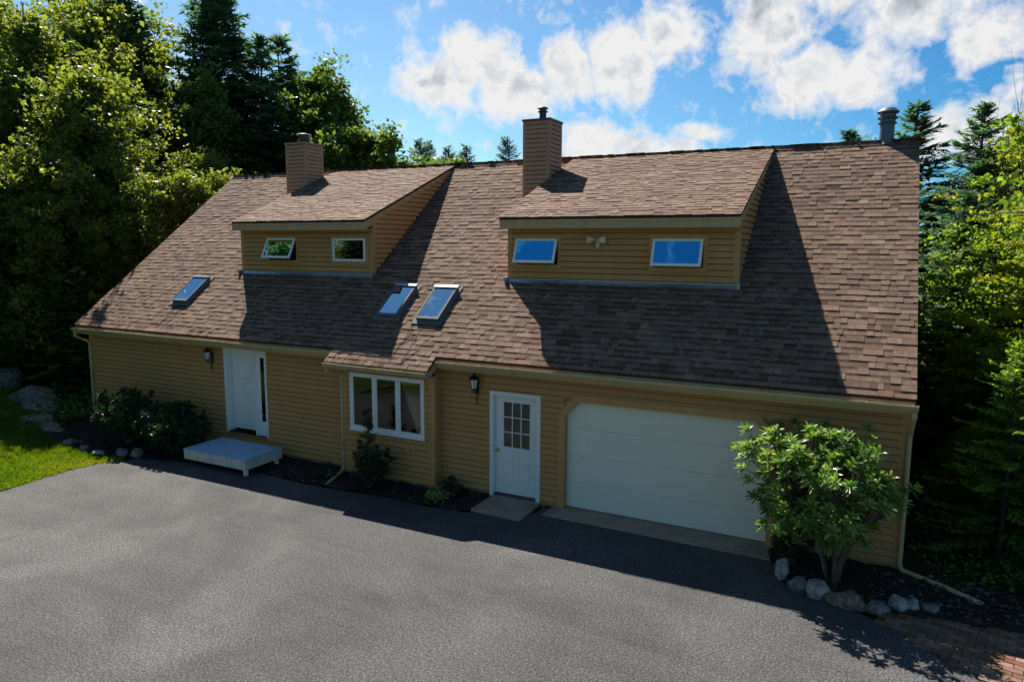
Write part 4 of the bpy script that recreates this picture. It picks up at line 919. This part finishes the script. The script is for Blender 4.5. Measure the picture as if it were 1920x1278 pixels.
# dim wood behind everything
GW='trees in the dark wood'
rw=random.Random(77)
wood_spots=[(-31,1,'maple',1.1,'shaded leafy tree behind the far left end of the lawn'),(-33,14,'spruce',1.25,'shaded spruce behind the upper left maples'),(-30,20,'maple',1.2,'shaded leafy tree behind the tallest spruce'),(-27,24,'spruce',1.0,'shaded spruce in the gap left of the chimney'),(-37,7,'spruce',1.3,'farthest shaded spruce at the left edge'),(-34,-6,'maple',1.1,'shaded leafy tree at the lower left edge'),
 (-28,3.5,'spruce',.9,'shaded spruce between the lawn and the tall maples'),(-20.5,9.8,'spruce',.55,'low shaded spruce behind the left gable'),(-24,7.5,'spruce',.7,'shaded spruce inside the maple crowns'),(-18.8,1.8,'hemlock',.5,'small shaded hemlock above the ledge rocks'),(-22.5,-.8,'hemlock',.6,'shaded hemlock at the far end of the lawn'),
 (12,9,'spruce',.75,'shaded spruce behind the yellowing beech'),(14,3,'spruce',.7,'shaded spruce beyond the right edge trees'),(13,15,'maple2',.9,'shaded leafy tree far behind the yellowing beech'),(17,8,'maple',.7,'farthest shaded leafy tree on the right'),(11,4.5,'greenbeech',.8,'shaded leafy tree between the right edge trees'),(10.5,12.5,'maple2',.85,'shaded leafy tree behind the right end of the roof'),(12.5,-.5,'hemlock',.8,'shaded hemlock past the brick path'),(10,19,'spruce',.6,'distant shaded spruce right of the roof'),
 (8.8,14.5,'maple2',.75,'shaded leafy tree between the spruces and the beech')]
for i,(x,y,k,s,l) in enumerate(wood_spots):
    plant(k,'woodland_tree',(x,y,0),l,'tree',GW,s*rw.uniform(.97,1.03),rw.uniform(0,6))
# trees across the lawn in front (seen mirrored in the glass)
for i,(x,y,k,s) in enumerate([(-24,-24,'maple',1.0),(-31,-15,'maple',1.1),(-14,-34,'spruce',1.1),(-5,-38,'maple',1.1),(6,-36,'maple',1.0),(17,-34,'spruce',1.0),(-38,-25,'spruce',1.1),(-19,-15,'spruce',1.0),(-22,-7.5,'spruce',1.35),(-25,-12,'spruce',1.3),(-16,-21,'spruce',.9)]):
    plant(k,'woodland_tree',(x,y,0),['leafy tree across the lawn at the far left front','leafy tree at the left front corner of the lawn','spruce across the lawn in front of the bay window','leafy tree straight across from the bay','leafy tree straight across from the garage','spruce across from the rhododendron','spruce farthest to the left front','spruce mirrored in the closed dormer window','tall spruce mirrored in the open left dormer window','tall spruce behind the one mirrored in the open window','smaller spruce right of the mirrored one'][i],'tree','trees across the lawn',s,i*1.7)
# bare twigs above the beech
tw=MB(); rt=random.Random(4)
def twig(p,d,L,r,dep):
    q=p+d*L; m_=p.lerp(q,.5)+Vector((rt.gauss(0,1),rt.gauss(0,1),0))*L*.04; tw.tube([p,m_,q],[r,r*.8,r*.5],4,cap=False)
    if dep:
        for k in range(3):
            dd=(d+Vector((rt.gauss(0,.35),rt.gauss(0,.35),rt.gauss(.1,.2)))).normalized(); twig(p.lerp(q,rt.uniform(.45,1)),dd,L*rt.uniform(.45,.75),r*.5,dep-1)
for k in range(5): twig(Vector((0,0,0)) if k==0 else Vector((rt.uniform(-.1,.1),rt.uniform(-.1,.1),1.0)),Vector((rt.gauss(0,.12),rt.gauss(0,.12),1)).normalized(),2.9 if k else 3.2,.05,3)
o=tw.build('bare_tree',M_bark,smooth=False); o.location=(8.0,8.6,0); o.scale=(.7,.7,1.42); tag(o,'leafless thin twigs standing above the yellow beech at the upper right','tree')
# ------------------------------------------------------------------ shrubs
def rosette_shrub(seed,stems,R,H,nros,nleaf,ll,lw,mat,loc,label,name,cat='shrub',smat=None,zmin=.35,droop=.25,leafup=.5,center=(0,0),irr=.22):
    """evergreen shrub: crooked stems forking into many twigs that each end in a whorl of long leaves"""
    rr=random.Random(seed); wood=MB(); tips=[]
    targets=[]
    for i in range(nros):
        for _ in range(30):
            v=Vector((rr.uniform(-1,1),rr.uniform(-1,1),rr.uniform(-1,1)))
            if .35<v.length<1: break
        k=1+irr*noise.noise(v*2.0+Vector((seed,0,0)))
        z=zmin*H+(v.z*.5+.5)*(1-zmin)*H*k
        z=min(z,H*.98+.05*v.x); targets.append(Vector((v.x*R*k+center[0],v.y*R*.82*k+center[1],z)))
    st=[]
    for s in range(stems):
        a=s*2*PI/stems+rr.uniform(-.4,.4); top=Vector((math.cos(a)*R*.5,math.sin(a)*R*.42,H*.55*rr.uniform(.8,1.1)))
        P=[Vector((math.cos(a)*.06,math.sin(a)*.06,-.03))]
        for k in (.3,.6,1): P.append(Vector((top.x*k**1.2+rr.gauss(0,.03),top.y*k**1.2+rr.gauss(0,.03),top.z*k)))
        wood.tube(P,[.035,.028,.022,.016],7); st+= [P[1].lerp(P[2],.5),P[2],P[2].lerp(P[3],.5),P[3]]
    V=[];F=[];RN=[]
    for T in targets:
        b=min(st,key=lambda p:(p-T).length+ (1.5 if p.z>T.z+.05 else 0)); m_=b.lerp(T,.5)+Vector((0,0,-.04)); wood.tube([b,m_,T],[.011,.008,.005],4,cap=False)
        ax=(T-Vector((center[0],center[1],H*.35))); ax.z=abs(ax.z)*.6+.5; ax.normalize(); ax=(ax+Vector((rr.gauss(0,.2),rr.gauss(0,.2),.25))).normalized()
        s1=ax.cross(Vector((.3,.1,1))).normalized(); s2=ax.cross(s1); cv=rr.random()
        for k in range(nleaf+rr.randint(-2,2)):
            w=k*2.39996; tilt=R_(25+55*(k/nleaf))*rr.uniform(.85,1.15); L=ll*rr.uniform(.7,1.15); W_=lw*rr.uniform(.8,1.15)
            d=(ax*math.cos(tilt)+(s1*math.cos(w)+s2*math.sin(w))*math.sin(tilt)).normalized(); sd=d.cross(ax).normalized(); up=sd.cross(d)
            o0=T-ax*(.05*k/nleaf); i0=len(V)
            def pt(f,hw,dz): return o0+d*L*f+sd*hw*W_+Vector((0,0,-droop*L*f*f))+up*dz
            V+=[pt(.04,0,0),pt(.35,.42,.012),pt(.72,.44,.008),pt(1,0,0),pt(.72,-.44,.008),pt(.35,-.42,.012),pt(.35,0,-.004),pt(.72,0,-.004)]
            F+=[(i0,i0+6,i0+1,i0),(i0,i0+5,i0+6,i0),(i0+6,i0+7,i0+2,i0+1),(i0+5,i0+4,i0+7,i0+6),(i0+7,i0+3,i0+2,i0+7),(i0+4,i0+3,i0+7,i0+4)]
            RN+=[min(1,max(0,cv*.55+.45*rr.random()))]*6
    mb=MB(); mb.v=[tuple(v) for v in V]; mb.f=[tuple(dict.fromkeys(f)) for f in F]; mb.m=[0]*len(F); mb.r=RN
    e=empty(name,loc,label,cat)
    mb.build('foliage',mat,e); wood.build('stem',smat or M_stem,e)
    return e
rosette_shrub(31,7,1.08,2.3,440,13,.17,.053,L_rhod,(4.72,-.98,.03),'tall open rhododendron with sunlit leaf whorls at the garage corner','rhododendron_shrub',zmin=.27,irr=.42,center=(-.24,0))
rosette_shrub(32,4,.34,.62,60,10,.11,.036,L_shr,(4.12,-.62,.02),'small dark shrub between the garage casing and the rhododendron','low_shrub',zmin=.2)
rosette_shrub(33,6,.86,1.35,360,11,.12,.042,L_shr,(-11.35,-.98,.02),'dark dense shrub nearest the left corner of the house','dense_shrub',zmin=.1)
rosette_shrub(34,6,.98,1.15,400,11,.12,.042,L_shr,(-9.75,-.92,.02),'wider dark shrub between the corner shrub and the front step','dense_shrub',zmin=.08)
# dwarf pine below the bay window
def pine_shrub(loc,label,H,seed):
    rr=random.Random(seed); rs=np.random.RandomState(seed); wood=MB(); C=[];A=[];RN=[]
    leaders=[(0,0,H)]+[(rr.uniform(-.55,.55),rr.uniform(-.35,.35),H*rr.uniform(.25,.62)) for _ in range(16)]
    for x,y,h in leaders:
        P=[Vector((x*.2*k,y*.2*k,h*.2*k)) if False else Vector((x*(k/5)**.7,y*(k/5)**.7,h*k/5)) for k in range(6)]
        wood.tube(P,[.022,.018,.015,.012,.008,.005],5)
        for k in range(int(h*34)):
            t=rr.uniform(.12,1); q=t*5;i=min(4,int(q)); p=P[i].lerp(P[i+1],q-i)
            w=rr.uniform(0,2*PI); L=(.28*(1.1-t)+.05)*rr.uniform(.6,1.2); d=Vector((math.cos(w),math.sin(w),rr.uniform(.2,.9))).normalized()
            wood.tube([p,p+d*L],[.005,.003],3,cap=False)
            cv=rr.random()
            for n in range(26):
                kk=rr.random(); nd=(d*.8+Vector((rr.gauss(0,.55),rr.gauss(0,.55),rr.gauss(.2,.5)))).normalized()
                C.append(p+d*L*kk+nd*.04); A.append(nd); RN.append(cv*.6+.4*kk)
    C=np.array([tuple(c) for c in C]);A=np.array([tuple(a) for a in A])
    me=leaves_mesh('needles',C,.10,rs,L_shr,.13,.4,1.,np.array(RN),axis=A)
    e=empty('pine_shrub',loc,label,'shrub'); o=bpy.data.objects.new('foliage',me); col.objects.link(o); o.parent=e; wood.build('stem',M_stem,e)
pine_shrub((-4.02,-.80,.02),'dark dwarf pine in front of the three-pane window',1.62,41)
# low weeds / perennials in the beds
rosette_shrub(36,3,.24,.3,20,8,.13,.03,L_rhod,(-2.35,-.86,.0),'small yellow-green plant at the bed edge by the bay corner','low_plant','plant',zmin=.1)
rosette_shrub(37,3,.22,.36,22,8,.16,.03,L_shr,(-2.25,-.42,.0),'small dark leafy plant at the foot of the bay corner','low_plant','plant',zmin=.1)
rosette_shrub(39,3,.26,.3,18,8,.12,.03,L_shr,(-5.2,-.75,.0),'small dark plant beside the downspout outlet','low_plant','plant',zmin=.1)
plant('greenbeech','bright_shrub',(6.75,2.9,0),'bright sunlit shrub glimpsed right behind the garage corner','shrub',None,.26,.6,('foliage','stem'))
# undergrowth (uncountable)
def under(name,n,fn,size,mat,label,seed,hz,sp=.28):
    rs=np.random.RandomState(seed); C=[]
    m=int(n/40)
    for i in range(m):
        x,y=fn(rs); h=hz*rs.uniform(.3,1); g=rs.normal(size=(40,3)); g[:,:2]*=sp; g[:,2]=np.minimum(np.abs(g[:,2]),2.2)*h*(.5 if sp<1 else 1); C.append(g+np.array([x,y,.02]))
    me=leaves_mesh(name,np.vstack(C),size,rs,mat,.6,.7,1.); o=bpy.data.objects.new(name,me); col.objects.link(o); tag(o,label,'undergrowth',None,'stuff'); return o
def f1(rs):
    while True:
        x,y=rs.uniform(-42,-14.6),rs.uniform(-8,26)
        if not inside_poly(x,y,LAWN) : return x,y
under('undergrowth',60000,f1,.16,L_under,'low leafy undergrowth on the shaded wood floor at left',5,.9)
def f2(rs):
    while True:
        x,y=rs.uniform(6.2,16),rs.uniform(-1.2,14)
        if y>.1-.5*(x-6.2) or x>7.5: 
            if y>-.6 or x>8: return x,y
def f3(rs):
    a=rs.uniform(-1.9,1.5); d=rs.uniform(60,95); return d*math.sin(a)-4,d*math.cos(a)
under('distant_wood',70000,f3,.9,L_under,'far off wood closing the gaps between the trees',9,4.2,7.)
under('undergrowth',52000,f2,.085,L_under,'low ferns and weeds beside the right end of the house',6,.45)
# ------------------------------------------------------------------ grass blades
def grass(name,n,xr,yr,ok,zfn,h,label,seed):
    rs=np.random.RandomState(seed); X=rs.uniform(*xr,n*2);Y=rs.uniform(*yr,n*2)
    keep=np.array([ok(x,y) for x,y in zip(X,Y)]); X=X[keep][:n];Y=Y[keep][:n]; m=len(X)
    Zv=np.array([zfn(x,y) for x,y in zip(X,Y)])
    a=rs.uniform(0,2*np.pi,m); w=.0085; ln=rs.uniform(.3,1.,m)*h; lean=rs.normal(size=(m,2))*.5
    pn=np.array([nz3(x,y,.9,3)+.5*nz3(x,y,3.5,8) for x,y in zip(X,Y)])
    V=np.empty((m,4,3)); dx=np.cos(a)*w;dy=np.sin(a)*w
    V[:,0]=np.stack([X-dx,Y-dy,Zv-.02],1);V[:,1]=np.stack([X+dx,Y+dy,Zv-.02],1)
    V[:,2]=np.stack([X+dx*.3+lean[:,0]*ln,Y+dy*.3+lean[:,1]*ln,Zv+ln],1);V[:,3]=np.stack([X-dx*.3+lean[:,0]*ln,Y-dy*.3+lean[:,1]*ln,Zv+ln],1)
    me=np_mesh(name,V.reshape(-1,3),np.arange(m*4).reshape(m,4),np.clip(.45+pn*.6+rs.normal(size=m)*.2,0,1),L_grass)
    o=bpy.data.objects.new(name,me); col.objects.link(o); tag(o,label,'grass',None,'stuff')
grass('grass',150000,(-21,-10.2),(-6,1.6),lambda x,y:inside_poly(x,y,LAWN),lambda x,y:lz(x,y)-.02,.075,'mown lawn grass between the driveway and the wood',3)
GP=[(6.55,-2.75),(7.0,-2.3),(7.6,-1.9),(9.5,-2.0),(10.5,-4),(9.3,-5.2),(7.4,-3.42)]
grass('grass',26000,(6.3,10.5),(-5.2,-1.8),lambda x,y:inside_poly(x,y,GP) and nz3(x,y,1.6,5)>-.25,lambda x,y:-.01,.05,'thin mossy grass at the lower right past the brick path',4)
# fallen leaves on the drive edges
# ------------------------------------------------------------------ service cable
cb=MB(); A0=Vector((5.75,3.2,5.55)); B0=Vector((13.5,6.2,7.6)); pts=[A0.lerp(B0,t)-Vector((0,0,.55*4*t*(1-t))) for t in [i/14 for i in range(15)]]
cb.tube(pts,.012,6); o=cb.build('service_cable',M_alu); tag(o,'pale service cable running from the gable into the trees','cable')
# ------------------------------------------------------------------ render settings
scene.render.engine='CYCLES'
scene.cycles.max_bounces=8; scene.cycles.transparent_max_bounces=12
